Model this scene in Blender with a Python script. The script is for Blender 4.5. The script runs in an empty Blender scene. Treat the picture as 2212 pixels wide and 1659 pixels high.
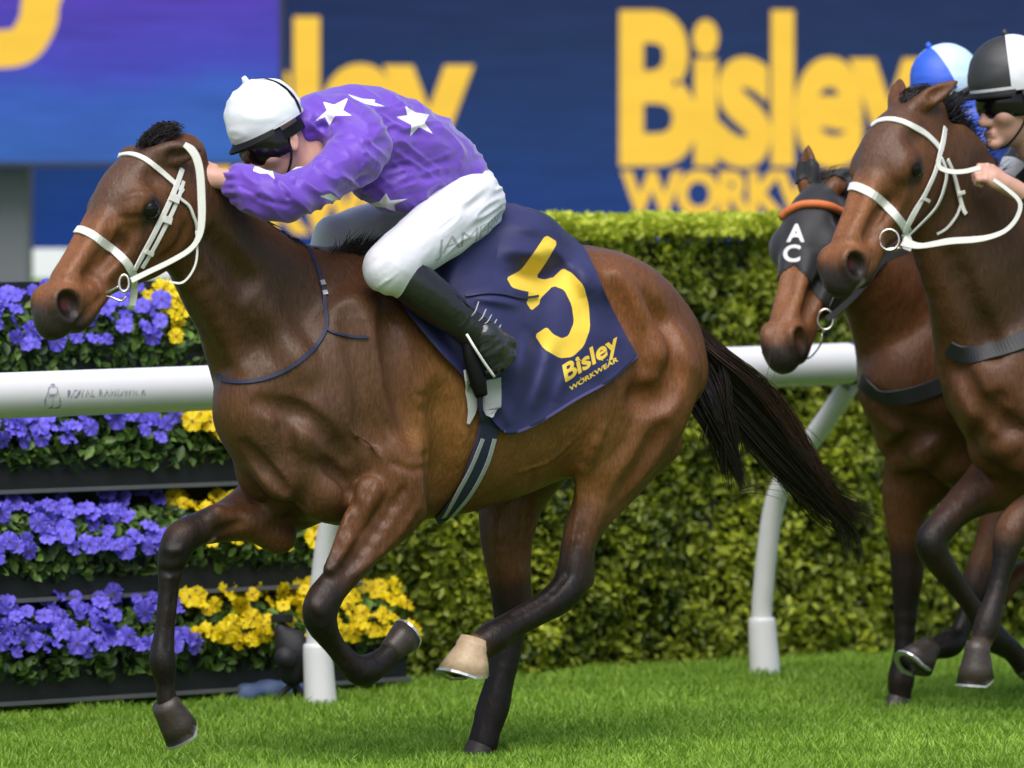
import bpy, bmesh, math, random
import numpy as np
import openvdb
from mathutils import Vector, Matrix
from mathutils.bvhtree import BVHTree

random.seed(7); rng = np.random.default_rng(7)
S = bpy.context.scene
COL = S.collection

# ------------------------------------------------------------------ camera, light, exposure
F, CX, HY, CH = 17250.0, 1106.0, 400.0, 1.8      # focal length and principal point on a 2212 x 1659 sheet, eye height
cam = bpy.data.cameras.new('camera'); camo = bpy.data.objects.new('camera', cam); COL.objects.link(camo)
camo.location = (0, 0, CH); camo.rotation_euler = (math.radians(90), 0, 0)
cam.sensor_width = 36; cam.lens = 36 * F / 2212; cam.shift_y = -(829.5 - HY) / 2212
cam.clip_start = 1; cam.clip_end = 2000
cam.dof.use_dof = True; cam.dof.focus_distance = 24.8; cam.dof.aperture_fstop = 3.4
S.camera = camo
SUN_EL, SUN_AZ = 58.0, 186.0                      # azimuth clockwise from +Y: behind the camera
w = bpy.data.worlds.new('World'); S.world = w; w.use_nodes = True
nt = w.node_tree
sky = nt.nodes.new('ShaderNodeTexSky'); sky.sky_type = 'NISHITA'; sky.sun_disc = False
sky.sun_elevation = math.radians(SUN_EL); sky.sun_rotation = math.radians(SUN_AZ); sky.dust_density = 3.0
bg = nt.nodes['Background']; bg.inputs[1].default_value = 0.125
nt.links.new(sky.outputs[0], bg.inputs[0])
sl = bpy.data.lights.new('sun', 'SUN'); sl.energy = 2.2; sl.angle = math.radians(48); sl.color = (1, 0.97, 0.94)
so = bpy.data.objects.new('sun', sl); COL.objects.link(so)
az, el = math.radians(SUN_AZ), math.radians(SUN_EL)
sd = Vector((math.sin(az) * math.cos(el), math.cos(az) * math.cos(el), math.sin(el)))
so.rotation_euler = sd.to_track_quat('Z', 'Y').to_euler(); so.location = (0, 10, 30)
S.view_settings.view_transform = 'Standard'; S.view_settings.look = 'None'
EXPO = 0.48; S.view_settings.exposure = EXPO; S.view_settings.gamma = 1.0; S.view_settings.use_curve_mapping = False

# ------------------------------------------------------------------ helpers
def srgb(r, g, b):
    f = lambda c: c / 12.92 if c <= .04045 else ((c + .055) / 1.055) ** 2.4
    return (f(r / 255), f(g / 255), f(b / 255))
def W(px, py, Y):
    return np.array([(px - CX) / F * Y, Y, CH - (py - HY) / F * Y])
def toppx(P):
    P = np.asarray(P, float)
    return np.stack([CX + F * P[..., 0] / P[..., 1], HY + F * (CH - P[..., 2]) / P[..., 1]], -1)
def nrm(v):
    v = np.asarray(v, float); return v / (np.linalg.norm(v) + 1e-12)
class Frame:
    """a runner's own axes: forward h, left l; p() finds the point at lateral offset b seen at (px,py)"""
    def __init__(s, X0, Y0, yaw):
        s.X0, s.Y0 = X0, Y0; s.c, s.s = math.cos(math.radians(yaw)), math.sin(math.radians(yaw))
        s.h = np.array([-s.c, -s.s, 0.]); s.l = np.array([s.s, -s.c, 0.]); s.u = np.array([0, 0, 1.])
        s.O = np.array([X0, Y0, 0.])
    def p(s, px, py, b=0.):
        k = (px - CX) / F
        a = (s.X0 + b * s.s - k * (s.Y0 - b * s.c)) / (s.c - k * s.s)
        Y = s.Y0 - a * s.s - b * s.c
        return W(px, py, Y)
    def q(s, a, b, z):
        return s.O + a * s.h + b * s.l + np.array([0, 0, z])
def crom(P, n):
    """Catmull-Rom through rows of P, n samples per span"""
    P = np.asarray(P, float)
    E = np.vstack([2 * P[0] - P[1], P, 2 * P[-1] - P[-2]])
    out = []
    for i in range(1, len(E) - 2):
        p0, p1, p2, p3 = E[i - 1], E[i], E[i + 1], E[i + 2]
        for t in np.linspace(0, 1, n, endpoint=False):
            out.append(.5 * (2 * p1 + (p2 - p0) * t + (2 * p0 - 5 * p1 + 4 * p2 - p3) * t * t + (3 * p1 - p0 - 3 * p2 + p3) * t ** 3))
    out.append(P[-1]); return np.array(out)

def _hash(i, j, k, seed):
    n = (i * 374761393 + j * 668265263 + k * 1442695041 + seed * 974711) & 0x7fffffff
    n = ((n ^ (n >> 13)) * 1274126177) & 0x7fffffff
    n = (n ^ (n >> 16)) & 0xffff
    return n / 65535.0
def noise3(P, scale, seed=0):
    q = np.asarray(P, float) * scale
    i = np.floor(q).astype(np.int64); f = q - i; f = f * f * (3 - 2 * f)
    r = 0
    for dx in (0, 1):
        for dy in (0, 1):
            for dz in (0, 1):
                wgt = (f[:, 0] if dx else 1 - f[:, 0]) * (f[:, 1] if dy else 1 - f[:, 1]) * (f[:, 2] if dz else 1 - f[:, 2])
                r = r + wgt * _hash(i[:, 0] + dx, i[:, 1] + dy, i[:, 2] + dz, seed)
    return r * 2 - 1

# --- object helpers
def link(name, me, parent=None, mats=()):
    o = bpy.data.objects.new(name, me); COL.objects.link(o)
    for m in mats: me.materials.append(m)
    if parent is not None: o.parent = parent
    return o
def mesh(name, V, Fc, mat=None, parent=None, smooth=True, mats=None, mi=None):
    me = bpy.data.meshes.new(name)
    V = np.asarray(V, float)
    me.from_pydata([tuple(v) for v in V], [], [tuple(int(i) for i in f) for f in Fc])
    if smooth: me.shade_smooth()
    o = link(name, me, parent, mats or ([mat] if mat else []))
    if mi is not None: me.polygons.foreach_set('material_index', np.asarray(mi, np.int32))
    me.update(); return o
def fastmesh(name, V, Q, mat=None, parent=None, smooth=True, k=4):
    """many polygons of one size"""
    V = np.ascontiguousarray(V, np.float32); Q = np.ascontiguousarray(Q, np.int32)
    me = bpy.data.meshes.new(name)
    me.vertices.add(len(V)); me.vertices.foreach_set('co', V.ravel())
    me.loops.add(Q.size); me.loops.foreach_set('vertex_index', Q.ravel())
    me.polygons.add(len(Q)); me.polygons.foreach_set('loop_start', np.arange(0, Q.size, k, dtype=np.int32))
    me.update(calc_edges=True); me.validate()
    if smooth: me.shade_smooth()
    return link(name, me, parent, [mat] if mat else [])
def empty(name, loc=(0, 0, 0), parent=None):
    o = bpy.data.objects.new(name, None); COL.objects.link(o); o.empty_display_size = .1
    o.location = loc
    return o
def adopt(o, parent):
    """child keeps world coordinates under an Empty that has a location"""
    o.parent = parent; o.matrix_parent_inverse = Matrix.Translation(parent.location).inverted(); return o
def tag(o, label=None, cat=None, group=None, kind=None):
    if label: o['label'] = label
    if cat: o['category'] = cat
    if group: o['group'] = group
    if kind: o['kind'] = kind
    return o
def setattrf(o, name, vals, typ='FLOAT'):
    a = o.data.attributes.new(name, typ, 'POINT')
    if typ == 'FLOAT': a.data.foreach_set('value', np.asarray(vals, np.float32))
    else:
        c = np.ones((len(vals), 4), np.float32); c[:, :3] = vals
        a.data.foreach_set('color', c.ravel())

# --- implicit modelling: smooth unions of round cones, ellipse tubes and ellipsoids, meshed through OpenVDB
class Clay:
    def __init__(s): s.P = []
    def cone(s, a, b, ra, rb, k=.03, op=1):
        a, b = np.array(a, float), np.array(b, float); r = max(ra, rb)
        s.P.append(('c', a, b, ra, rb, k, op, np.minimum(a, b) - r, np.maximum(a, b) + r)); return s
    def ball(s, c, r, k=.03, op=1): return s.cone(c, np.array(c) + 1e-4, r, r, k, op)
    def chain(s, pts, rad, k=.02, n=0):
        pts = np.array(pts, float); rad = np.array(rad, float)
        if n: q = crom(np.hstack([pts, rad[:, None]]), n); pts, rad = q[:, :3], q[:, 3]
        for i in range(len(pts) - 1): s.cone(pts[i], pts[i + 1], rad[i], rad[i + 1], k)
        return s
    def ell(s, c, ax, r, k=.03, op=1):
        """ellipsoid: centre, 3 axis rows, 3 radii"""
        c = np.array(c, float); R = np.array([nrm(v) for v in ax]); r = np.array(r, float)
        e = np.sqrt(((R * r[:, None]) ** 2).sum(0))
        s.P.append(('e', c, R, r, None, k, op, c - e, c + e)); return s
    def loft(s, cen, vdir, udir, rv, ru, n=3, k=.02, kk=.004):
        """tube with elliptical sections; v = dorsal axis, u = lateral axis"""
        q = crom(np.hstack([np.array(cen, float), np.array(vdir, float), np.array(udir, float), np.array(rv, float)[:, None], np.array(ru, float)[:, None]]), n)
        for i in range(len(q) - 1):
            A, B = q[i], q[i + 1]; r = max(A[9], B[9], A[10], B[10])
            s.P.append(('t', A, B, None, None, k if i == 0 else kk + .5 * k, 1, np.minimum(A[:3], B[:3]) - r, np.maximum(A[:3], B[:3]) + r))
        return s
    def sculpt(s, tree, path, r, amount, k=.02, n=3, taper=True):
        """groove (amount<0) or ridge (amount>0) along the surface seen at path pixels"""
        P = [shoot(tree, x, y) for x, y in (crom(np.array(path, float), n) if len(path) > 1 else path)]
        P = [(h + nn * (r + amount if amount < 0 else amount - r)) for h, nn in P if h is not None]
        if not P: return s
        if len(P) == 1: return s.ball(P[0], r, k, 1 if amount > 0 else -1)
        for i in range(len(P) - 1):
            if np.linalg.norm(P[i + 1] - P[i]) > .12: continue
            s.cone(P[i], P[i + 1], r, r, k, 1 if amount > 0 else -1)
        return s
    @staticmethod
    def dist(p, X, Y, Z):
        t = p[0]
        if t == 'c':
            a, b, ra, rb = p[1:5]; d = b - a; L2 = float(d @ d) + 1e-12
            x, y, z = X - a[0], Y - a[1], Z - a[2]
            h = np.clip((x * d[0] + y * d[1] + z * d[2]) / L2, 0, 1)
            return np.sqrt((x - h * d[0]) ** 2 + (y - h * d[1]) ** 2 + (z - h * d[2]) ** 2) - (ra + (rb - ra) * h)
        if t == 'e':
            c, R, r = p[1], p[2], p[3]; x, y, z = X - c[0], Y - c[1], Z - c[2]
            l = [(R[i][0] * x + R[i][1] * y + R[i][2] * z) for i in range(3)]
            k0 = np.sqrt(sum((l[i] / r[i]) ** 2 for i in range(3))); k1 = np.sqrt(sum((l[i] / r[i] ** 2) ** 2 for i in range(3))) + 1e-9
            return k0 * (k0 - 1) / k1
        A, B = p[1], p[2]; d = B[:3] - A[:3]; L2 = float(d @ d) + 1e-12; L = math.sqrt(L2); dn = d / L
        x, y, z = X - A[0], Y - A[1], Z - A[2]
        tt = (x * d[0] + y * d[1] + z * d[2]) / L2; h = np.clip(tt, 0, 1)
        v = (A[3:6] + B[3:6]) / 2; v = nrm(v - dn * (v @ dn)); u = (A[6:9] + B[6:9]) / 2; u = u - dn * (u @ dn); u = nrm(u - v * (u @ v))
        lv = x * v[0] + y * v[1] + z * v[2]; lu = x * u[0] + y * u[1] + z * u[2]; lw = (tt - h) * L
        rv = A[9] + (B[9] - A[9]) * h; ru = A[10] + (B[10] - A[10]) * h; rw = np.minimum(rv, ru)
        k0 = np.sqrt((lv / rv) ** 2 + (lu / ru) ** 2 + (lw / rw) ** 2); k1 = np.sqrt((lv / rv ** 2) ** 2 + (lu / ru ** 2) ** 2 + (lw / rw ** 2) ** 2) + 1e-9
        return np.where(k0 < .02, -np.minimum(rv, ru), k0 * (k0 - 1) / k1)
    def build(s, vox, pad=.02):
        lo = np.min([p[7] for p in s.P if p[6] > 0], 0) - pad - .03; hi = np.max([p[8] for p in s.P if p[6] > 0], 0) + pad + .03
        n = np.ceil((hi - lo) / vox).astype(int) + 1
        D = np.full(n, .5, np.float32); band = 4 * vox
        for p in s.P:
            k, op = p[5], p[6]; m = k + band
            i0 = np.maximum(np.floor((p[7] - m - lo) / vox).astype(int), 0); i1 = np.minimum(np.ceil((p[8] + m - lo) / vox).astype(int) + 1, n)
            if (i1 <= i0).any(): continue
            sl = tuple(slice(a, b) for a, b in zip(i0, i1))
            X = (lo[0] + vox * np.arange(i0[0], i1[0], dtype=np.float32))[:, None, None]
            Y = (lo[1] + vox * np.arange(i0[1], i1[1], dtype=np.float32))[None, :, None]
            Z = (lo[2] + vox * np.arange(i0[2], i1[2], dtype=np.float32))[None, None, :]
            d = s.dist(p, X, Y, Z).astype(np.float32); a = D[sl]
            if op > 0:
                h = np.maximum(k - np.abs(a - d), 0) / k; D[sl] = np.minimum(a, d) - h * h * k / 4
            else:
                d = -d; h = np.maximum(k - np.abs(a - d), 0) / k; D[sl] = np.maximum(a, d) + h * h * k / 4
        g = openvdb.FloatGrid(float(band)); g.copyFromArray(np.clip(D, -band, band).astype(np.float32))
        V, Q = g.convertToQuads(0.0)
        V = V * vox + lo
        return V.astype(np.float64), Q[:, ::-1].astype(np.int64)
def vnormals(V, Q):
    n = np.cross(V[Q[:, 2]] - V[Q[:, 0]], V[Q[:, 3]] - V[Q[:, 1]])
    N = np.zeros_like(V)
    for i in range(4): np.add.at(N, Q[:, i], n)
    return N / (np.linalg.norm(N, axis=1)[:, None] + 1e-12)
def orient(V, Q):
    """outward quads: positive enclosed volume"""
    a, b, c, d = V[Q[:, 0]], V[Q[:, 1]], V[Q[:, 2]], V[Q[:, 3]]
    vol = (np.einsum('ij,ij->i', a, np.cross(b, c)) + np.einsum('ij,ij->i', a, np.cross(c, d))).sum()
    return Q if vol > 0 else Q[:, ::-1]
def relax(V, Q, it):
    for _ in range(it):
        c = V[Q].mean(1); A = np.zeros_like(V); n = np.zeros(len(V))
        for i in range(4): np.add.at(A, Q[:, i], c); np.add.at(n, Q[:, i], 1)
        V = A / n[:, None]
    return V
def clay_obj(name, clay, vox, mat, parent=None, wrinkle=None, it=1):
    V, Q = clay.build(vox); Q = orient(V, Q)
    if it: V = relax(V, Q, it)
    if wrinkle: V = V + vnormals(V, Q) * wrinkle(V)[:, None]
    o = fastmesh(name, V, Q, mat, None)
    if parent is not None: adopt(o, parent)
    o['_v'] = 0; del o['_v']
    return o, V, Q
def bvh(*VQ):
    Vs, Qs, n = [], [], 0
    for V, Q in VQ: Vs.append(V); Qs.append(np.asarray(Q) + n); n += len(V)
    return BVHTree.FromPolygons([tuple(v) for v in np.vstack(Vs)], [tuple(int(i) for i in q) for q in np.vstack(Qs)])
CAMP = Vector((0, 0, CH))
def shoot(tree, px, py):
    d = Vector(W(px, py, 1.0) - np.array([0, 0, CH])).normalized()
    h, n, i, dist = tree.ray_cast(CAMP, d, 100)
    return (None, None) if h is None else (np.array(h), np.array(n) if n.dot(d) < 0 else -np.array(n))

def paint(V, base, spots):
    """coat markings and painted lit tones: (a, b, r, colour, soft, strength) capsules"""
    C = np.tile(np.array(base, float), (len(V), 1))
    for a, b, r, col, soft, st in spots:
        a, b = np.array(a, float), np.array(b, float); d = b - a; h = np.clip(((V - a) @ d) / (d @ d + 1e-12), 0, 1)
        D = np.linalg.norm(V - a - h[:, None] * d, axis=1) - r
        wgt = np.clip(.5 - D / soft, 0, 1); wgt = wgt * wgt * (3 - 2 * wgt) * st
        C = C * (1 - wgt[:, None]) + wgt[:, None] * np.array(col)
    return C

def tube(name, P, R, mat, parent=None, sides=10, caps=True, n=4):
    P = np.array(P, float); R = np.array(R if np.ndim(R) else [R] * len(P), float)
    q = crom(np.hstack([P, R[:, None]]), n) if n > 1 and len(P) > 2 else np.hstack([P, R[:, None]])
    P, R = q[:, :3], np.abs(q[:, 3])
    T = np.gradient(P, axis=0); T /= np.linalg.norm(T, axis=1)[:, None] + 1e-12
    up = np.array([0, 0, 1.]) if abs(T[0][2]) < .9 else np.array([1., 0, 0])
    V, Fc = [], []; u = nrm(np.cross(T[0], up))
    for i in range(len(P)):
        u = nrm(u - T[i] * (u @ T[i])); v = np.cross(T[i], u)
        for j in range(sides):
            a = 2 * math.pi * j / sides; V.append(P[i] + R[i] * (u * math.cos(a) + v * math.sin(a)))
    for i in range(len(P) - 1):
        for j in range(sides):
            k = (j + 1) % sides; Fc.append((i * sides + j, i * sides + k, (i + 1) * sides + k, (i + 1) * sides + j))
    if caps: Fc.append(tuple(range(sides))[::-1]); Fc.append(tuple((len(P) - 1) * sides + j for j in range(sides)))
    o = mesh(name, V, Fc, mat)
    if parent is not None: adopt(o, parent)
    return o
def ribbon_geo(P, N, wd, th):
    P = np.asarray(P); T = np.gradient(P, axis=0); T /= np.linalg.norm(T, axis=1)[:, None] + 1e-12
    V, Fc = [], []; n = len(P); wd = np.broadcast_to(wd, (n,))
    for i in range(n):
        s = nrm(np.cross(T[i], N[i])); nn = nrm(np.cross(s, T[i])); h = wd[i] / 2
        for (x, y) in ((-h, 0), (-h * .9, th), (h * .9, th), (h, 0)): V.append(P[i] + s * x + nn * y)
    for i in range(n - 1):
        for j in range(4):
            k = (j + 1) % 4; Fc.append((4 * i + j, 4 * i + k, 4 * i + 4 + k, 4 * i + 4 + j))
    Fc += [(0, 1, 2, 3), tuple(4 * (n - 1) + j for j in (3, 2, 1, 0))]
    return V, Fc
def strap(name, path, width, tree, mat, parent, off=.003, th=.004, Yfree=None, n=6, wobble=0):
    """strap laid on the surface seen at the path's pixels; Yfree gives depth where it hangs free"""
    q = crom(np.array(path, float), n); P, N = [], []; last = None
    for x, y in q:
        h, nn = (None, None) if tree is None else shoot(tree, x, y)
        if h is None or (Yfree is not None):
            Y = Yfree if Yfree is not None else (last[1] if last is not None else None)
            if Y is None: continue
            pt = W(x, y, Y)
            if h is not None and h[1] < Y: pt = h + nn * off
            P.append(pt); N.append(np.array([0, -1., .15])); last = pt
        else:
            P.append(h + nn * off); N.append(nn); last = P[-1]
    P, N = np.array(P), np.array(N)
    for _ in range(2 + wobble):
        P[1:-1] = (P[:-2] + 2 * P[1:-1] + P[2:]) / 4; N[1:-1] = N[:-2] + 2 * N[1:-1] + N[2:]
        N /= np.linalg.norm(N, axis=1)[:, None]
    wd = np.array([width] * len(P), float) if np.ndim(width) == 0 else np.interp(np.linspace(0, 1, len(P)), np.linspace(0, 1, len(width)), width)
    V, Fc = ribbon_geo(P, N, wd / F * P[:, 1].mean(), th)
    o = mesh(name, V, Fc, mat, smooth=False)
    return adopt(o, parent) if parent is not None else o
def strands(name, curves, mat, parent=None, r=.0016, seg=7):
    """curves: list of (k,3) control rows; thin tapered hairs with three sides"""
    V, Q = [], []; n = 0
    t = np.linspace(0, 1, seg)
    for c in curves:
        c = np.asarray(c, float)
        if len(c) == 3:
            P = np.outer((1 - t) ** 2, c[0]) + np.outer(2 * t * (1 - t), c[1]) + np.outer(t * t, c[2])
        elif len(c) > 4:
            P = crom(c, 8); P = np.stack([np.interp(t, np.linspace(0, 1, len(P)), P[:, i]) for i in range(3)], 1)
        else:
            P = np.outer((1 - t) ** 3, c[0]) + np.outer(3 * t * (1 - t) ** 2, c[1]) + np.outer(3 * t * t * (1 - t), c[2]) + np.outer(t ** 3, c[3])
        T = nrm(P[-1] - P[0]); u = nrm(np.cross(T, [.3, .5, .8])); v = np.cross(T, u)
        for i in range(seg):
            rr = r * (1 - t[i] ** 2 * .85)
            for j in range(3):
                a = 2.0944 * j; V.append(P[i] + rr * (u * math.cos(a) + v * math.sin(a)))
        for i in range(seg - 1):
            for j in range(3):
                k = (j + 1) % 3; Q.append((n + 3 * i + j, n + 3 * i + k, n + 3 * i + 3 + k, n + 3 * i + 3 + j))
        n += 3 * seg
    o = fastmesh(name, np.array(V), np.array(Q), mat)
    if parent is not None: adopt(o, parent)
    return o
def box_geo(c, ax, half):
    c = np.array(c, float); ax = [nrm(a) for a in ax]
    V = [c + ax[0] * half[0] * i + ax[1] * half[1] * j + ax[2] * half[2] * k for i in (-1, 1) for j in (-1, 1) for k in (-1, 1)]
    return V, [(0, 1, 3, 2), (4, 6, 7, 5), (0, 4, 5, 1), (2, 3, 7, 6), (0, 2, 6, 4), (1, 5, 7, 3)]
def boxo(name, c, ax, half, mat, parent=None, bev=.004):
    V, Fc = box_geo(c, ax, half)
    o = mesh(name, V, Fc, mat, smooth=False)
    if bev:
        bm = bmesh.new(); bm.from_mesh(o.data); bmesh.ops.recalc_face_normals(bm, faces=bm.faces)
        bmesh.ops.bevel(bm, geom=bm.edges[:], offset=bev, segments=2, affect='EDGES'); bm.to_mesh(o.data); bm.free()
    return adopt(o, parent) if parent is not None else o

# --- lettering
def text_tris(body, offset=0.0, spacing=1.0, shear=0.0):
    cu = bpy.data.curves.new('lettering', 'FONT'); cu.body = body; cu.offset = offset; cu.space_character = spacing; cu.shear = shear; cu.resolution_u = 6
    o = bpy.data.objects.new('lettering', cu); COL.objects.link(o)
    dg = bpy.context.evaluated_depsgraph_get(); me = o.evaluated_get(dg).to_mesh()
    V = np.array([v.co[:] for v in me.vertices]); T = [tuple(p.vertices) for p in me.polygons]
    o.evaluated_get(dg).to_mesh_clear(); bpy.data.objects.remove(o); bpy.data.curves.remove(cu)
    return V[:, :2], T
def tris_segments(V, T):
    cnt = {}
    for t in T:
        for i in range(len(t)):
            e = (t[i], t[(i + 1) % len(t)]); k = tuple(sorted(e)); cnt[k] = cnt.get(k, 0) + 1
    E = [k for k, c in cnt.items() if c == 1]
    return np.array([[V[a], V[b]] for a, b in E])
def poly_segments(P):
    P = np.array(P, float); return np.stack([P, np.roll(P, -1, 0)], 1)
def sd2(pts, seg):
    """signed distance (positive inside, even-odd) of points to closed outlines made of segments"""
    pts = np.asarray(pts, float); D = np.full(len(pts), 1e9); inside = np.zeros(len(pts), bool)
    for (a, b) in seg:
        d = b - a; h = np.clip(((pts - a) @ d) / (d @ d + 1e-12), 0, 1)
        D = np.minimum(D, ((pts - a - h[:, None] * d) ** 2).sum(1))
        c = (a[1] > pts[:, 1]) != (b[1] > pts[:, 1])
        inside ^= c & (pts[:, 0] < (b[0] - a[0]) * (pts[:, 1] - a[1]) / (b[1] - a[1] + 1e-12) + a[0])
    D = np.sqrt(D); return np.where(inside, D, -D)
def stroke_d(pts, path, wd, n=6):
    """signed distance to a thick line"""
    q = crom(np.array(path, float), n); pts = np.asarray(pts, float); D = np.full(len(pts), 1e9)
    for a, b in zip(q[:-1], q[1:]):
        d = b - a; h = np.clip(((pts - a) @ d) / (d @ d + 1e-12), 0, 1)
        D = np.minimum(D, np.linalg.norm(pts - a - h[:, None] * d, axis=1))
    return wd / 2 - D
def star_px(cx, cy, pts):
    return [(cx + x, cy + y) for x, y in pts]

# ------------------------------------------------------------------ materials
def mk(name): 
    m = bpy.data.materials.new(name); m.use_nodes = True
    return m, m.node_tree.nodes, m.node_tree.links, m.node_tree.nodes['Principled BSDF']
def ramp(N, L, src, stops):
    r = N.new('ShaderNodeValToRGB'); e = r.color_ramp.elements
    while len(e) < len(stops): e.new(.5)
    for i, (p, c) in enumerate(stops): e[i].position = p; e[i].color = (*c, 1)
    L.new(src, r.inputs[0]); return r.outputs[0]
def noise_node(N, L, scale, detail=3, rough=.55, vec=None, stretch=None):
    n = N.new('ShaderNodeTexNoise'); n.inputs['Scale'].default_value = scale; n.inputs['Detail'].default_value = detail; n.inputs['Roughness'].default_value = rough
    tc = N.new('ShaderNodeTexCoord'); v = tc.outputs['Object']
    if stretch:
        mp = N.new('ShaderNodeMapping'); mp.inputs['Scale'].default_value = stretch[0]
        if len(stretch) > 1: mp.inputs['Rotation'].default_value = stretch[1]
        L.new(v, mp.inputs[0]); v = mp.outputs[0]
    L.new(v, n.inputs['Vector']); return n.outputs[0]
def mixc(N, L, fac, a, b, mode='MIX'):
    m = N.new('ShaderNodeMix'); m.data_type = 'RGBA'; m.blend_type = mode
    for inp, val in ((m.inputs[0], fac), (m.inputs[6], a), (m.inputs[7], b)):
        if hasattr(val, 'is_output') or isinstance(val, bpy.types.NodeSocket): L.new(val, inp)
        else: inp.default_value = val if np.ndim(val) == 0 else (*val, 1)
    return m.outputs[2]
def bump(N, L, bs, h, strength, dist, prev=None):
    b = N.new('ShaderNodeBump'); b.inputs['Strength'].default_value = strength; b.inputs['Distance'].default_value = dist
    L.new(h, b.inputs['Height'])
    if prev is not None: L.new(prev, b.inputs['Normal'])
    L.new(b.outputs[0], bs.inputs['Normal']); return b.outputs[0]
def plain(name, col, rough=.5, var=.12, vscale=12, bumpd=0, bscale=60, metal=0, spec=.5, sheen=0, coat=0):
    m, N, L, b = mk(name)
    n = noise_node(N, L, vscale, 4)
    c = mixc(N, L, n, tuple(max(0, x * (1 - var)) for x in col), tuple(min(1, x * (1 + var)) for x in col))
    L.new(c, b.inputs['Base Color']); b.inputs['Roughness'].default_value = rough; b.inputs['Metallic'].default_value = metal
    b.inputs['Specular IOR Level'].default_value = spec; b.inputs['Sheen Weight'].default_value = sheen; b.inputs['Coat Weight'].default_value = coat
    if bumpd: bump(N, L, b, noise_node(N, L, bscale, 4), .6, bumpd)
    return m
def coat_mat(name):
    m, N, L, b = mk(name)
    at = N.new('ShaderNodeAttribute'); at.attribute_name = 'coat'
    n1 = noise_node(N, L, 4.5, 5, .6); n2 = noise_node(N, L, 130, 4, .7, stretch=((1.2, 1.2, .22),))
    v = mixc(N, L, 1.0, at.outputs['Color'], ramp(N, L, n1, [(.32, (.82, .81, .80)), (.68, (1.17, 1.16, 1.13))]), 'MULTIPLY')
    v2 = mixc(N, L, 1.0, v, ramp(N, L, n2, [(.3, (.66, .66, .66)), (.7, (1.32, 1.29, 1.24))]), 'MULTIPLY')
    L.new(v2, b.inputs['Base Color'])
    b.inputs['Specular IOR Level'].default_value = .27
    b.inputs['Sheen Weight'].default_value = .0; b.inputs['Sheen Roughness'].default_value = .35
    rr = ramp(N, L, n1, [(.3, (.36, .36, .36)), (.75, (.52, .52, .52))]); L.new(rr, b.inputs['Roughness'])
    p = bump(N, L, b, noise_node(N, L, 17, 4, .6, stretch=((1, 1, .5),)), .55, .012)
    p = bump(N, L, b, noise_node(N, L, 55, 3, .6, stretch=((1, 1, .28),)), .5, .0045, p)
    bump(N, L, b, noise_node(N, L, 240, 3, .75, stretch=((1.3, 1.3, .2),)), .35, .0020, p)
    return m
def print_mat(name, base, ink, rough=.6, sheen=.2, fold=0, var=.1, spec=.4, soft=.35, bscale=22, stretch=((1, 1, 1),)):
    """cloth with flat print: attribute 'print' is the signed distance to the lettering"""
    m, N, L, b = mk(name)
    at = N.new('ShaderNodeAttribute'); at.attribute_name = 'print'
    n = noise_node(N, L, 9, 4)
    bc = mixc(N, L, n, tuple(x * (1 - var) for x in base), tuple(x * (1 + var) for x in base))
    f = N.new('ShaderNodeMapRange'); f.inputs[1].default_value = -soft; f.inputs[2].default_value = soft; L.new(at.outputs['Fac'], f.inputs[0])
    L.new(mixc(N, L, f.outputs[0], bc, ink), b.inputs['Base Color'])
    b.inputs['Roughness'].default_value = rough; b.inputs['Sheen Weight'].default_value = sheen; b.inputs['Specular IOR Level'].default_value = spec
    p = None
    if fold: p = bump(N, L, b, noise_node(N, L, bscale, 3, .5, stretch=stretch), .7, fold)
    bump(N, L, b, noise_node(N, L, 700, 1), .15, .0008, p)
    return m
def leaf_mat(name, dark, light, rough=.45, trans=.25):
    m, N, L, b = mk(name)
    at = N.new('ShaderNodeAttribute'); at.attribute_name = 'tone'
    c = ramp(N, L, at.outputs['Fac'], [(0, dark), (.55, tuple((a + b_) / 2 for a, b_ in zip(dark, light))), (1, light)])
    L.new(c, b.inputs['Base Color']); b.inputs['Roughness'].default_value = rough; b.inputs['Specular IOR Level'].default_value = .4
    tr = N.new('ShaderNodeBsdfTranslucent'); L.new(c, tr.inputs[0])
    mx = N.new('ShaderNodeMixShader'); mx.inputs[0].default_value = trans
    L.new(b.outputs[0], mx.inputs[1]); L.new(tr.outputs[0], mx.inputs[2]); L.new(mx.outputs[0], N['Material Output'].inputs[0])
    return m
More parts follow.
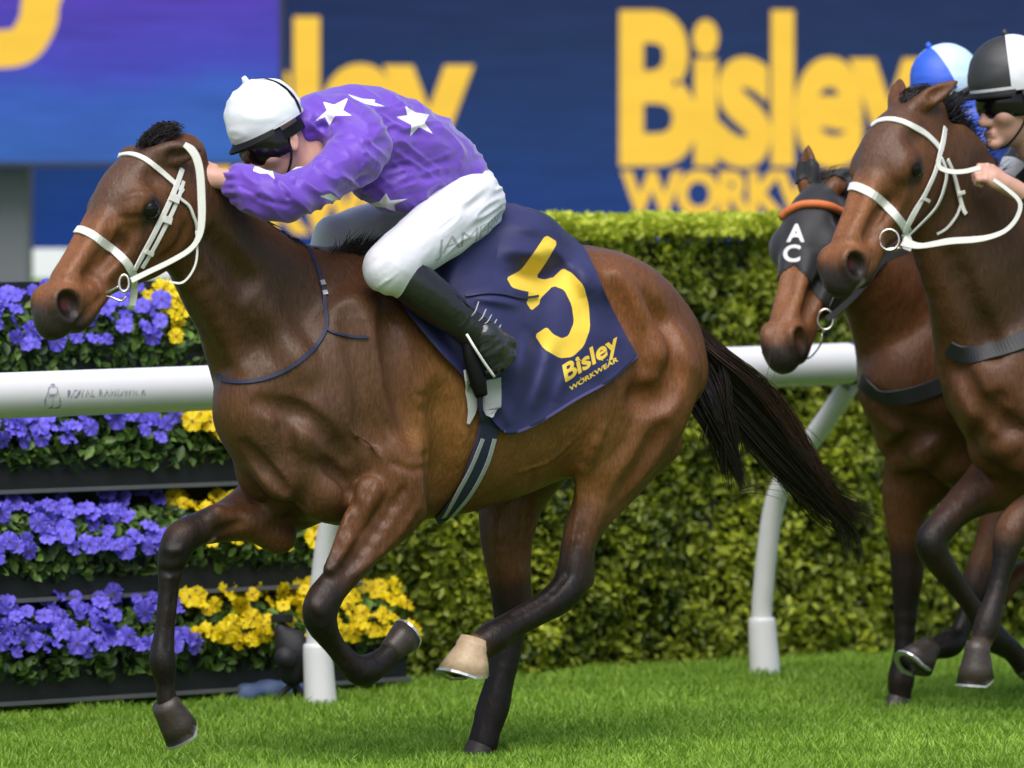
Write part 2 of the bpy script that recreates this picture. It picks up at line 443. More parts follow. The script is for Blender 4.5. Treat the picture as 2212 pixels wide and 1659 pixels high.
def led_mat(name, stops, axis='Z', z0=0, z1=1, streak=.12, strength=1.0):
    m, N, L, b = mk(name)
    tc = N.new('ShaderNodeTexCoord'); sp = N.new('ShaderNodeSeparateXYZ'); L.new(tc.outputs['Object'], sp.inputs[0])
    mr = N.new('ShaderNodeMapRange'); mr.inputs[1].default_value = z0; mr.inputs[2].default_value = z1
    L.new(sp.outputs[{'X': 0, 'Y': 1, 'Z': 2}[axis]], mr.inputs[0])
    n = noise_node(N, L, 3.0, 5, .65, stretch=((.5, 1, 5),))
    n2 = noise_node(N, L, 1.4, 3, .6, stretch=((1, 1, .5),))
    ad = N.new('ShaderNodeMath'); ad.operation = 'MULTIPLY_ADD'; L.new(n2, ad.inputs[0]); ad.inputs[1].default_value = .35; L.new(mr.outputs[0], ad.inputs[2])
    sb = N.new('ShaderNodeMath'); sb.operation = 'SUBTRACT'; L.new(ad.outputs[0], sb.inputs[0]); sb.inputs[1].default_value = .175
    c = ramp(N, L, sb.outputs[0], stops)
    c = mixc(N, L, 1.0, c, ramp(N, L, n, [(.25, (1 - streak,) * 3), (.75, (1 + streak,) * 3)]), 'MULTIPLY')
    wv = N.new('ShaderNodeTexWave'); wv.bands_direction = 'Z'; wv.inputs['Scale'].default_value = 22; wv.inputs['Distortion'].default_value = .5; L.new(tc.outputs['Object'], wv.inputs[0])
    c = mixc(N, L, 1.0, c, ramp(N, L, wv.outputs['Fac'], [(0, (.93,) * 3), (1, (1.05,) * 3)]), 'MULTIPLY')
    b.inputs['Base Color'].default_value = (.01, .01, .012, 1); b.inputs['Roughness'].default_value = .9; b.inputs['Specular IOR Level'].default_value = .05
    L.new(c, b.inputs['Emission Color']); b.inputs['Emission Strength'].default_value = strength * 2 ** -EXPO
    return m

M = {}
M['coat'] = coat_mat('horse_coat')
M['hair'] = plain('dark_hair', (.015, .010, .0075), .42, .4, 40, spec=.45)
M['hair_brown'] = plain('brown_hair', (.035, .015, .009), .45, .4, 40)
M['hoof_dark'] = plain('dark_horn', (.042, .031, .024), .45, .35, 60, .002, 90)
M['hoof_pale'] = plain('pale_horn', (.50, .36, .22), .5, .3, 70, .002, 60)
M['shoe'] = plain('shoe_metal', (.62, .62, .62), .3, .1, 40, metal=.8)
M['eye'] = plain('horse_eye', (.005, .004, .0035), .14, .1, 30, spec=.3)
M['white_leather'] = plain('white_strap', (.74, .73, .69), .45, .06, 60, .0006, 300)
M['steel'] = plain('bit_metal', (.7, .66, .58), .25, .1, 30, metal=1)
M['navy_strap'] = plain('navy_webbing', (.018, .022, .06), .6, .2, 80, .0008, 400)
M['grey_stripe'] = plain('grey_webbing', (.36, .37, .37), .6, .1, 80)
M['black_strap'] = plain('black_webbing', (.014, .014, .017), .55, .2, 80)
M['white_pad'] = plain('white_pad', (.55, .55, .54), .75, .08, 50)
M['saddle'] = plain('saddle_leather', (.016, .015, .016), .4, .2, 40)
M['skin'] = plain('skin', (.56, .31, .235), .5, .12, 40, .001, 160)
M['goggle'] = plain('goggle_lens', (.008, .006, .007), .16, .2, 20, spec=.4)
M['rubber'] = plain('black_rubber', (.004, .004, .004), .6, .2, 50, spec=.2)
M['boot'] = plain('boot_leather', (.015, .015, .016), .28, .2, 40, .003, 55, spec=.6)
M['boot_shoe'] = plain('boot_toe_leather', (.022, .023, .027), .22, .5, 30, .004, 40, spec=.7)
M['breeches'] = print_mat('white_breeches', (.70, .70, .77), (.36, .37, .38), .7, .2, .006, .03, stretch=((1, 1, 1), (0, 0, 0)), bscale=18, soft=.8)
M['silks_purple'] = print_mat('purple_silks', (.140, .050, .47), (.78, .76, .82), .5, .35, .010, .08, bscale=13)
M['helmet_white'] = plain('white_cap', (.78, .81, .84), .6, .03, 20, .004, 14)
M['cap_black'] = plain('black_cap', (.03, .03, .032), .5, .2, 20, .002, 20)
M['cap_blue'] = plain('blue_cap', (.03, .11, .62), .5, .1, 20, .004, 16)
M['cap_pale'] = plain('pale_blue_cap', (.55, .74, .85), .55, .1, 20, .004, 25)
M['white_cloth'] = plain('white_cap_panel', (.74, .74, .80), .6, .04, 20, .004, 30)
M['silks_blue'] = plain('blue_silks', (.02, .07, .42), .5, .25, 18, .006, 12)
M['silks_check'] = print_mat('black_silks_white_diamonds', (.012, .012, .014), (.72, .72, .75), .5, .3, .006)
M['saddle_cloth'] = print_mat('navy_saddle_cloth', (.024, .026, .098), (.88, .60, .06), .65, .02, .006, .15, soft=.6, bscale=10)
M['hood'] = print_mat('black_hood', (.014, .014, .017), (.74, .72, .72), .6, .15, .002, .2, soft=.5)
M['orange'] = plain('orange_roll', (.62, .16, .04), .7, .1, 60, .003, 120)
M['pipe'] = print_mat('white_rail_plastic', (.76, .76, .78), (.24, .25, .32), .35, 0, 0, .03, .5, soft=1.0)
M['binding'] = plain('cloth_binding', (.075, .065, .20), .6, .1, 40)
M['pipe_plain'] = plain('white_post_plastic', (.74, .74, .74), .38, .05, 6, .0006, 30)
M['band'] = plain('navy_band', (.03, .035, .09), .5, .1)
M['trough'] = plain('black_trough', (.012, .013, .015), .6, .3, 6, .002, 12)
M['trim'] = plain('grey_trim', (.12, .125, .13), .45, .2, 8)
M['soil'] = plain('dark_soil', (.02, .014, .01), .95, .4, 30, .01, 40)
M['petal_purple'] = leaf_mat('purple_petal', (.085, .065, .60), (.27, .22, .95), .6, .25)
M['petal_yellow'] = leaf_mat('yellow_petal', (.78, .54, .002), (.92, .77, .006), .6, .25)
M['flower_eye'] = plain('flower_throat', (.10, .04, .02), .7, .3)
M['pansy_leaf'] = leaf_mat('pansy_leaf', (.018, .050, .008), (.17, .30, .05), .5, .2)
M['hedge_leaf'] = leaf_mat('hedge_leaf', (.024, .055, .005), (.47, .54, .036), .45, .3)
M['hedge_sunlit'] = leaf_mat('hedge_sunlit_leaf', (.30, .40, .02), (.60, .66, .07), .5, .35)  # top leaves coloured paler, painting in the sun from above
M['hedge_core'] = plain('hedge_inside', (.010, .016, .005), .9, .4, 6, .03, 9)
M['grass_blade'] = leaf_mat('grass_blade', (.11, .25, .014), (.38, .57, .065), .5, .3)
M['camera_body'] = plain('camera_plastic', (.012, .012, .014), .65, .3, 30, .002, 60)
M['blue_cover'] = plain('blue_tarp', (.07, .11, .22), .7, .2, 10, .01, 14)
M['column'] = plain('grey_column', (.13, .14, .16), .6, .1, 2)
M['frame'] = plain('screen_frame', (.02, .022, .024), .6, .2, 8)
M['white_board'] = plain('white_board', (.72, .73, .76), .5, .05, 4)
M['letter'] = None
def glow(name, col, strength=1.0):
    m, N, L, b = mk(name)
    n = noise_node(N, L, 2.2, 4, .6, stretch=((.6, 1, 3),))
    c = mixc(N, L, n, tuple(x * .86 for x in col), tuple(x * 1.1 for x in col))
    b.inputs['Base Color'].default_value = (.02, .015, .005, 1); b.inputs['Roughness'].default_value = .9; b.inputs['Specular IOR Level'].default_value = .05
    L.new(c, b.inputs['Emission Color']); b.inputs['Emission Strength'].default_value = strength * 2 ** -EXPO; return m
M['letter'] = glow('led_yellow', srgb(254, 206, 74), 1.0)

# ------------------------------------------------------------------ ground and grass
DD, DP = np.array([.692, .722, 0]), np.array([.722, -.692, 0])     # along the rail; towards the track
def turf_mat():
    m, N, L, b = mk('turf')
    a = noise_node(N, L, .9, 5); c = noise_node(N, L, 14, 4)
    x = ramp(N, L, a, [(.3, (.09, .19, .014)), (.7, (.16, .29, .028))])
    y = mixc(N, L, 1.0, x, ramp(N, L, c, [(.3, (.6, .6, .55)), (.7, (1.3, 1.25, 1.2))]), 'MULTIPLY')
    L.new(y, b.inputs['Base Color']); b.inputs['Roughness'].default_value = .9
    bump(N, L, b, noise_node(N, L, 60, 4), 1, .02); return m
g = mesh('ground', [(-400, -100, 0), (400, -100, 0), (400, 900, 0), (-400, 900, 0)], [(0, 1, 2, 3)], turf_mat(), smooth=False); tag(g, kind='structure')
def grass():
    n = 350000
    Y = 23.4 + (31.4 - 23.4) * rng.random(n) ** 1.15; X = (rng.random(n) * 2 - 1) * (Y * .082 + .3)
    # nothing grows under the planters and the hedge
    s = (X - -1.72) * DP[0] + (Y - 26.87) * DP[1]; keep = s > -.42; X, Y = X[keep], Y[keep]; n = len(X)
    P = np.stack([X, Y, np.zeros(n)], 1)
    cl = noise3(P, 3.0, 3) * .5 + .5; cl2 = noise3(P, 11, 5) * .5 + .5
    h = (.018 + .026 * rng.random(n)) * (.65 + .7 * cl2); wd = .0018 + .0020 * rng.random(n)
    for hx, hy in ((-.105, 25.16), (1.32, 27.5)): h = np.where((np.abs(X - hx) < .10) & (np.abs(Y - hy) < .30), h * .42, h)      # trodden down at the hooves
    th = rng.random(n) * 6.283; lean = h * (.15 + .75 * rng.random(n)); la = rng.random(n) * 6.283
    u = np.stack([np.cos(th), np.sin(th), np.zeros(n)], 1) * wd[:, None]
    L = np.stack([np.cos(la) * lean, np.sin(la) * lean, np.zeros(n)], 1)
    z = np.array([0, 0, 1.])
    V = np.empty((n, 6, 3))
    V[:, 0] = P - u; V[:, 1] = P + u
    mid = P + L * .35 + z * (h * .6)[:, None]; V[:, 2] = mid + u * .8; V[:, 3] = mid - u * .8
    tip = P + L + z * h[:, None]; V[:, 4] = tip + u * .15; V[:, 5] = tip - u * .15
    b = np.arange(n)[:, None] * 6
    Q = np.concatenate([b + np.array([0, 1, 2, 3]), b + np.array([3, 2, 4, 5])])
    o = fastmesh('grass', V.reshape(-1, 3), Q, M['grass_blade'])
    tone = np.clip(.12 + .5 * cl * cl2 + .6 * rng.random(n) ** 1.5, 0, 1)
    setattrf(o, 'tone', np.repeat(tone, 6)); tag(o, 'short bright green turf blades across the racetrack', 'grass', kind='stuff')
grass()

# ------------------------------------------------------------------ big screens behind the course
def panel(px0, px1, py0, py1, Y):
    return W(px0, py1, Y), W(px1, py0, Y)
def screen(name, label, px0, px1, py0, py1, Y, mat, lettering):
    lo, hi = panel(px0, px1, py0, py1, Y)
    root = empty(name, ((lo[0] + hi[0]) / 2, Y, 0)); tag(root, label, 'screen')
    c = (lo + hi) / 2; hx, hz = (hi[0] - lo[0]) / 2, (hi[2] - lo[2]) / 2
    boxo('display', c + [0, .05, 0], np.eye(3), (hx, .05, hz), mat, root, 0)
    for dx, dz, a, b in ((0, hz + .012, hx + .024, .012), (0, -hz - .012, hx + .024, .012), (hx + .012, 0, .012, hz), (-hx - .012, 0, .012, hz)):
        boxo('frame', c + [dx, .05, dz], np.eye(3), (a, .075, b), M['frame'], root, 0)
    for body, x0, x1, y0, y1, off, sp in lettering:          # pixel box of the inked word
        V, T = text_tris(body, off, sp)
        mn, mx = V.min(0), V.max(0)
        X = x0 + (V[:, 0] - mn[0]) / (mx[0] - mn[0]) * (x1 - x0); Z = y1 + (V[:, 1] - mn[1]) / (mx[1] - mn[1]) * (y0 - y1)
        P = np.array([W(a, b, Y - .006) for a, b in zip(X, Z)])
        adopt(mesh('lettering', P, T, M['letter'], smooth=False), root)
    return root
LZ = lambda py, Y: CH - (py - HY) / F * Y
navy = led_mat('led_navy', [(0, srgb(25, 60, 134)), (.35, srgb(27, 58, 112)), (.75, srgb(27, 50, 92)), (1, srgb(28, 42, 85))], 'Z', LZ(560, 45), LZ(-50, 45), .22)
purple = led_mat('led_purple', [(0, srgb(52, 98, 176)), (.42, srgb(56, 94, 186)), (.6, srgb(68, 72, 184)), (1, srgb(80, 62, 176))], 'Z', LZ(350, 43), LZ(0, 43), .24)
screen('advertising_screen', 'long navy LED screen with yellow lettering above the hedge', -900, 3100, -700, 538, 45.0, navy,
       [('Bisley', 1338, 2006, 22, 462, .035, .93), ('WORKWEAR', 1342, 1995, 368, 470, .05, .92),
        ('Bisley', 258, 1024, 36, 478, .035, .93), ('WORKWEAR', 262, 1008, 384, 508, .05, .92)])
screen('raised_screen', 'purple to blue LED screen raised on a grey column at upper left', -1500, 604, -900, 350, 43.0, purple,
       [('Bisle', -960, -80, -460, 36, .035, .93)])
def rs_y():          # the tail of the last letter, as drawn on that screen
    rs = bpy.data.objects['raised_screen']; V, Fc = [], []; wd = 82
    for zo, row in ((0, [(190, -330), (148, -140), (92, -10), (82, 45), (52, 94), (4, 106), (-60, 103)]), (.0008, [(-70, -330), (-10, -200), (68, -70)])):
        q = crom(np.array(row, float), 8); T = np.gradient(q, axis=0); T /= np.linalg.norm(T, axis=1)[:, None]; k = len(V)
        for p, t in zip(q, T):
            n = np.array([-t[1], t[0]]) * wd / 2; V += [W(*(p + n), 42.993 - zo), W(*(p - n), 42.993 - zo)]
        for i in range(len(q) - 1): Fc.append((k + 2 * i, k + 2 * i + 1, k + 2 * i + 3, k + 2 * i + 2))
    adopt(mesh('lettering', V, Fc, M['letter'], smooth=False), rs)
rs_y()
col = empty('support_column', W(0, 1600, 43.2) * [1, 1, 0]); tag(col, 'plain grey column holding up the purple screen at left', 'column')
a_, b_ = W(-40, 352, 43.2), W(62, 352, 43.2); zt = a_[2] - .02
boxo('shaft', ((a_[0] + b_[0]) / 2, 43.4, zt / 2), np.eye(3), ((b_[0] - a_[0]) / 2, .15, zt / 2), M['column'], col, .01)
boxo('base_plate', ((a_[0] + b_[0]) / 2, 43.4, .02), np.eye(3), ((b_[0] - a_[0]) / 2 + .06, .21, .02), M['trim'], col, .004)
bk = empty('crowd_barrier', W(300, 600, 40.5) * [1, 1, 0]); tag(bk, 'blurred white barrier board below the navy screen, beside the grey column', 'barrier')
for x0, x1 in ((70, 400), (402, 760)):
    a_, b_ = W(x0, 602, 40.5), W(x1, 537, 40.5); c = (a_ + b_) / 2
    boxo('board', c, np.eye(3), ((b_[0] - a_[0]) / 2 - .004, .02, (b_[2] - a_[2]) / 2), M['white_board'], bk, .004)
for x in (120, 360, 600):
    a_ = W(x, 600, 40.53); boxo('post', (a_[0], 40.55, a_[2] / 2), np.eye(3), (.03, .025, a_[2] / 2), M['trim'], bk, .003)

# ------------------------------------------------------------------ hedge
def leaves(name, P, Nn, size, mat, parent, kind='stuff', spread=.8, tone=None, fold=.25):
    n = len(P)
    R = Nn + spread * rng.normal(size=(n, 3)); R /= np.linalg.norm(R, axis=1)[:, None]
    t = rng.normal(size=(n, 3)); t -= R * (t * R).sum(1)[:, None]; t /= np.linalg.norm(t, axis=1)[:, None]
    s = np.cross(R, t); sz = (size * (.6 + .8 * rng.random(n)))[:, None]
    V = np.empty((n, 6, 3))
    V[:, 0] = P - t * sz; V[:, 5] = P + t * sz
    V[:, 1] = P - t * sz * .25 + s * sz * .5 + R * sz * fold; V[:, 2] = P - t * sz * .25 - s * sz * .5 + R * sz * fold
    V[:, 3] = P + t * sz * .4 + s * sz * .42 + R * sz * fold; V[:, 4] = P + t * sz * .4 - s * sz * .42 + R * sz * fold
    m = np.empty((n, 2, 3))
    b = np.arange(n)[:, None] * 6
    Q = np.concatenate([b + np.array([0, 1, 3, 5]), b + np.array([0, 5, 4, 2])])
    o = fastmesh(name, V.reshape(-1, 3), Q, mat)
    if parent is not None: adopt(o, parent)
    tn = rng.random(n) if tone is None else tone
    setattrf(o, 'tone', np.repeat(tn, 6)); tag(o, kind=kind); return o
def hedge():
    O = np.array([.157, 28.75, 0]) - DP * .32
    t0, t1, Hh, dep = -.24, 5.5, 1.635, .46
    root = empty('hedge', O + DD * 1.5); tag(root, 'long clipped green hedge behind the white running rail', 'hedge')
    bx = O + DD * (t0 + t1) / 2 - DP * (dep / 2 + .06) + [0, 0, Hh / 2 - .02]
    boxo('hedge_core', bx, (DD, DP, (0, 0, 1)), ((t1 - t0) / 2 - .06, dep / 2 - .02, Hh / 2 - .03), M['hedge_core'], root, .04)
    n = 62000; t = t0 + (t1 - t0) * rng.random(n) ** 1.15; z = Hh * rng.random(n)
    base = O + DD * t[:, None]; base[:, 2] = z
    lum = noise3(base, 2.4, 11) * .06 + noise3(base, 7, 12) * .05 + noise3(base, 16, 13) * .02
    d = lum - .10 * rng.random(n) ** 1.5
    P = base + DP * d[:, None]
    tone = np.clip(.44 + .26 * noise3(base, 3.1, 41) + .30 * noise3(base, 10, 42) + .6 * (rng.random(n) - .4), 0, 1)
    leaves('foliage', P, np.tile(DP * .8 + np.array([0, 0, .35]), (n, 1)), .0195, M['hedge_leaf'], root, tone=tone)
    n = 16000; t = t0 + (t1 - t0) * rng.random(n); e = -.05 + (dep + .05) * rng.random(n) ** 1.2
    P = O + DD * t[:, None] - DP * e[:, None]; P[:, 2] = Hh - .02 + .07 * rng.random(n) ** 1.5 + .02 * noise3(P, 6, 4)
    leaves('top_growth', P, np.tile(np.array([0, 0, 1.]), (n, 1)), .02, M['hedge_sunlit'], root, tone=np.clip(.65 + .35 * rng.random(n), 0, 1))
    n = 4500; e = dep * rng.random(n); z = Hh * rng.random(n)
    P = O + DD * (t0 + .03 * rng.normal(size=n))[:, None] - DP * e[:, None]; P[:, 2] = z
    leaves('end_growth', P, np.tile(-DD, (n, 1)), .021, M['hedge_leaf'], root, tone=np.clip(.1 + .5 * rng.random(n), 0, 1))
    return root
hedge()

# ------------------------------------------------------------------ running rail
def running_rail():
    B1 = np.array([-.655, 27.48, 0]); B2 = np.array([.927, 29.13, 0]); D = nrm(B2 - B1); Pp = np.array([D[1], -D[0], 0])
    root = empty('running_rail', B1); tag(root, 'white plastic running rail on curved posts along the turf', 'rail')
    L = .43
    def rc(t): 
        p = B1 + D * t + Pp * L; p[2] = 1.136 + .009 * (t + 0); return p
    # tube with print; grid so that lettering can be read off per vertex
    ts = np.concatenate([np.arange(-3.4, -.55, .006), np.arange(-.55, 5.2, .05)]); K = 40; r = .075
    Vv = []
    for t in ts:
        c = rc(t)
        for j in range(K):
            a = 2 * math.pi * j / K; Vv.append(c + r * (Pp * math.cos(a) + np.array([0, 0, 1]) * math.sin(a)))
    Vv = np.array(Vv); n = len(ts)
    Q = [(i * K + j, i * K + (j + 1) % K, (i + 1) * K + (j + 1) % K, (i + 1) * K + j) for i in range(n - 1) for j in range(K)]
    o = fastmesh('rail_tube', Vv, np.array(Q), M['pipe']); adopt(o, root)
    px = toppx(Vv); val = np.full(len(Vv), -20.)
    front = np.tile(np.cos(2 * np.pi * np.arange(K) / K) > -.3, n)
    Vt, T = text_tris('ROYAL RANDWICK', .026, 1.22); mn, mx = Vt.min(0), Vt.max(0); Vt = (Vt - mn) / (mx - mn)
    Vt = np.stack([146 + Vt[:, 0] * 172, 861 - 3 * Vt[:, 0] - Vt[:, 1] * 19], 1)
    sel = front & (px[:, 0] > 60) & (px[:, 0] < 330)
    v = sd2(px[sel], tris_segments(Vt, T))
    emblem = [([(98, 880), (97, 866), (104, 850), (106, 838), (114, 829), (123, 838), (126, 850), (131, 866), (130, 880)], 3.0),
              ([(98, 880), (114, 883), (130, 880)], 3.0), ([(101, 856), (114, 853), (128, 855)], 3.0), ([(114, 858), (114, 880)], 2.4), ([(106, 843), (112, 836), (118, 838)], 2.2),
              ([(99, 868), (107, 862), (113, 866), (121, 862), (130, 868)], 2.4)]
    for pth, wd in emblem: v = np.maximum(v, stroke_d(px[sel], pth, wd))
    val[sel] = v; setattrf(o, 'print', val)
    # navy joint band
    t = np.interp(1838, [toppx(rc(x))[0] for x in np.linspace(0, 4, 200)], np.linspace(0, 4, 200))
    bd = tube('joint_band', [rc(t - .022), rc(t + .022)], [.0775, .0775], M['band'], root, 40, n=1)
    prof = [(0, -.02), (-.012, .12), (-.022, .23), (-.012, .34), (0, .435), (.03, .6), (.075, .706), (.17, .82), (.264, .92), (.345, 1.01), (.40, 1.075)]
    for t in (0.0, 2.286, 4.572):
        base = B1 + D * t
        po = tube('post', [base + Pp * l + np.array([0, 0, z]) for l, z in prof], [.038] * len(prof), M['pipe_plain'], root, 20, n=5)
        sv = []
        pts = [base + Pp * l + np.array([0, 0, z]) for l, z in ((0, -.03), (-.012, .1), (-.021, .205), (-.022, .222))]
        tube('post_sleeve', pts, [.058, .054, .05, .044], M['pipe_plain'], po, 24, n=3)
        cl = tube('rail_clamp', [rc(t - .035) + [0, 0, -.0], rc(t + .035)], [.0765, .0765], M['pipe_plain'], root, 32, n=1)
    return root
running_rail()

# ------------------------------------------------------------------ flower planters
def pansy_mesh(name, petal, R_):
    tv, ts_ = R_.uniform(-.38, .12), R_.uniform(.85, 1.15)
    """five overlapping petals and a dark throat, facing +Z, about 1 unit across"""
    V, Fc, mi, tone = [], [], [], []
    spec = [(90 + 38, .40, .36, -.06), (90 - 38, .40, .36, -.05), (180 + 8, .36, .34, -.02), (-8, .36, .34, -.01), (270, .40, .42, .02)]
    for k, (ang, rad, wid, z) in enumerate(spec):
        a = math.radians(ang); d = np.array([math.cos(a), math.sin(a)]); s = np.array([-d[1], d[0]])
        b = len(V); V.append((0, 0, z - .03)); tone.append(.2)
        for j in range(7):
            u = (j - 3) / 3; e = 1 - .35 * u * u
            p = d * rad * ts_ * (.55 + .62 * e * (1 - .12 * (j % 2)) + R_.uniform(-.04, .04)) + s * wid * u * .9
            V.append((p[0], p[1], z + .09 * math.cos(j * 2.1 + R_.uniform(-.6, .6)) + R_.uniform(-.05, .05) - .04)); tone.append(.75 + tv + .2 * math.sin(j * 1.7 + k))
        for j in range(6): Fc.append((b, b + 1 + j, b + 2 + j)); mi.append(0)
    b = len(V)
    for j in range(6): V.append((.07 * math.cos(j * 1.047), .07 * math.sin(j * 1.047) - .03, .045)); tone.append(.5)
    Fc.append(tuple(b + j for j in range(6))); mi.append(1)
    me = bpy.data.meshes.new(name); me.from_pydata(V, [], Fc); me.materials.append(petal); me.materials.append(M['flower_eye'])
    me.polygons.foreach_set('material_index', mi); me.shade_smooth()
    at = me.attributes.new('tone', 'FLOAT', 'POINT'); at.data.foreach_set('value', np.clip(tone, 0, 1).astype(np.float32)); return me
PUR = [pansy_mesh('flower', M['petal_purple'], random.Random(i)) for i in range(9)]; YEL = [pansy_mesh('flower', M['petal_yellow'], random.Random(50 + i)) for i in range(9)]
S0 = np.array([-1.72, 26.87, 0])
def at_px(px, O):      # distance along DD from O where the line is seen at px
    k = (px - CX) / F; return (k * O[1] - O[0]) / (DD[0] - k * DD[1])
row_words = ['top row, just under the white barrier', 'second row, right below the white rail', 'third row, above the lowest planter', 'lowest row, nearest the grass']
def planters():
    setb = .085; zs = [1.085, .750, .385, .045]; rowtop = .165
    ends = [760, 760, 775, 880]; split = [352, 398, 408, 400]
    for i in range(4):
        O = S0 - DP * (setb * (3 - i)); z = zs[i]
        t0 = at_px(-330, O); t1 = at_px(ends[i], O)
        c = O + DD * (t0 + t1) / 2
        tr = empty('planter_trough', c)
        boxo('backing_panel', c - DP * .295 + [0, 0, z + .19], (DD, DP, (0, 0, 1)), ((t1 - t0) / 2, .008, .19), M['trough'], tr, 0); tag(tr, 'long black flower trough with grey lower edge, ' + row_words[i].split(',')[0], 'planter', 'tiered flower troughs')
        ln = (t1 - t0) / 2
        boxo('front_board', c - DP * .012 + [0, 0, z + .075], (DD, DP, (0, 0, 1)), (ln, .012, .06), M['trough'], tr, .003)
        boxo('back_board', c - DP * .268 + [0, 0, z + .075], (DD, DP, (0, 0, 1)), (ln, .012, .06), M['trough'], tr, .003)
        boxo('bottom_board', c - DP * .14 + [0, 0, z + .025], (DD, DP, (0, 0, 1)), (ln, .113, .01), M['trough'], tr, .002)
        boxo('edge_trim', c + DP * .004 + [0, 0, z + .008], (DD, DP, (0, 0, 1)), (ln + .004, .016, .0075), M['trim'], tr, .002)
        boxo('soil', c - DP * .14 + [0, 0, z + .105], (DD, DP, (0, 0, 1)), (ln - .02, .11, .015), M['soil'], tr, .004)
        for tt in np.arange(t0 + .05, t1, .82):
            boxo('upright', O + DD * tt - DP * .31 + [0, 0, (z + .18) / 2], (DD, DP, (0, 0, 1)), (.02, .02, (z + .18) / 2), M['trough'], tr, .002)
        ts = at_px(split[i], O)
        for colr, me, a, b, dens in (('purple', PUR, t0, ts, 88), ('yellow', YEL, ts, t1, 88)):
            bed = empty('pansy_bed', O + DD * (a + b) / 2 + [0, 0, z + .15])
            tag(bed, '%s pansies with green leaves in the %s' % (colr, row_words[i]), 'flowers', '%s pansy rows' % colr)
            # foliage mound
            n = int(1300 * (b - a)); t = a + (b - a) * rng.random(n); ph = rng.random(n) ** .9 * 2.2 - .35
            r = .5 + .5 * rng.random(n) ** .5
            P = O + DD * t[:, None] + DP * (-.13 + .165 * r * np.cos(ph))[:, None]; P[:, 2] = z + .135 + .17 * r * np.sin(ph)
            Nn = DP * np.cos(ph)[:, None] + np.array([0, 0, 1.]) * np.sin(ph)[:, None]
            leaves('foliage', P, Nn, .023, M['pansy_leaf'], bed, tone=rng.random(n) ** 1.5)
            nf = min(int(dens * (b - a)), 295); spots = []
            tries = 0
            while len(spots) < nf and tries < nf * 20:
                tries += 1
                tt = a + (b - a) * random.random(); th = random.uniform(.12, 1.75)
                ht = noise3(np.array([[tt, i * 3.1, 0]]), 5, 33)[0] * .03
                p = O + DD * tt + DP * (-.13 + .19 * math.cos(th)); p = p + np.array([0, 0, z + .15 + (random.uniform(.16, .225) + ht) * math.sin(th)])
                cl = noise3(np.array([[tt * 1.0, th, i * 7.3]]), 4.5, 21)[0]
                if cl < (-.12 if colr == 'purple' else -.3) and random.random() < .85: continue
                if any(np.linalg.norm(p - q) < .034 for q in spots): continue
                spots.append(p)
                nd = nrm(DP * (.9 + .3 * math.cos(th)) + np.array([0, 0, .35 + .5 * math.sin(th)]) + np.array([-.25, -.2, 0]) + .5 * np.array([random.gauss(0, 1) for _ in range(3)]))
                o = bpy.data.objects.new('flower', random.choice(me)); COL.objects.link(o)
                x = nrm(np.cross([0, 0, 1], nd)); y = np.cross(nd, x); sc = random.uniform(.048, .084)
                R = Matrix([[*(np.array([x[k], y[k], nd[k]]) * sc), p[k] - bed.location[k]] for k in range(3)] + [[0, 0, 0, 1]])
                o.parent = bed; o.matrix_basis = R
planters()

# ------------------------------------------------------------------ remote camera and cover beside the post
def remote_camera():
    O = W(628, 1515, 27.55); O[2] = 0
    root = empty('remote_camera', O); tag(root, 'black remote camera on a stubby tripod beside the left rail post', 'camera')
    s = 27.55 / F; c = O + [0, 0, W(625, 1420, 27.55)[2]]
    b = Clay(); ax = (nrm([.8, -.5, 0]), nrm([.5, .8, 0]), (0, 0, 1))
    b.ell(c + [.01, 0, .02], ax, (.062, .05, .075), .03); b.cone(c + [-.03, 0, .09], c + [.0, 0, .02], .03, .045, .03); b.ell(c + [.005, .0, -.05], ax, (.05, .04, .05), .03)
    clay_obj('camera_body', b, .006, M['camera_body'], root)
    tube('lens', [c + [-.005, -.03, .0], c + [-.02, -.11, .005]], [.033, .036], M['camera_body'], root, 20, n=1)
    boxo('hot_shoe', c + [-.03, 0, .135], ax, (.035, .022, .014), M['camera_body'], root, .004)
    tube('centre_column', [c + [.005, 0, -.08], O + [.01, 0, .07]], [.016, .016], M['camera_body'], root, 12, n=1)
    for a in (200, 320, 80):
        d = np.array([math.cos(math.radians(a)), math.sin(math.radians(a)), 0]); tube('leg', [O + [.01, 0, .085], O + [.01, 0, 0] + d * .095 + [0, 0, .0]], [.011, .009], M['camera_body'], root, 10, n=1)
remote_camera()
cv = empty('folded_cover', W(575, 1505, 27.75) * [1, 1, 0]); tag(cv, 'crumpled blue plastic cover lying under the lowest planter', 'cover')
k = Clay(); c0 = W(575, 1505, 27.75); 
for dx, dz, r in ((-.07, .035, .04), (0, .04, .045), (.06, .035, .04), (.11, .03, .03)): k.ell([c0[0] + dx, 27.75 + .9 * dx, dz], np.eye(3), (r * 1.3, r * 1.1, r), .05)
clay_obj('sheet', k, .008, M['blue_cover'], cv, lambda V: .008 * noise3(V, 22, 2))

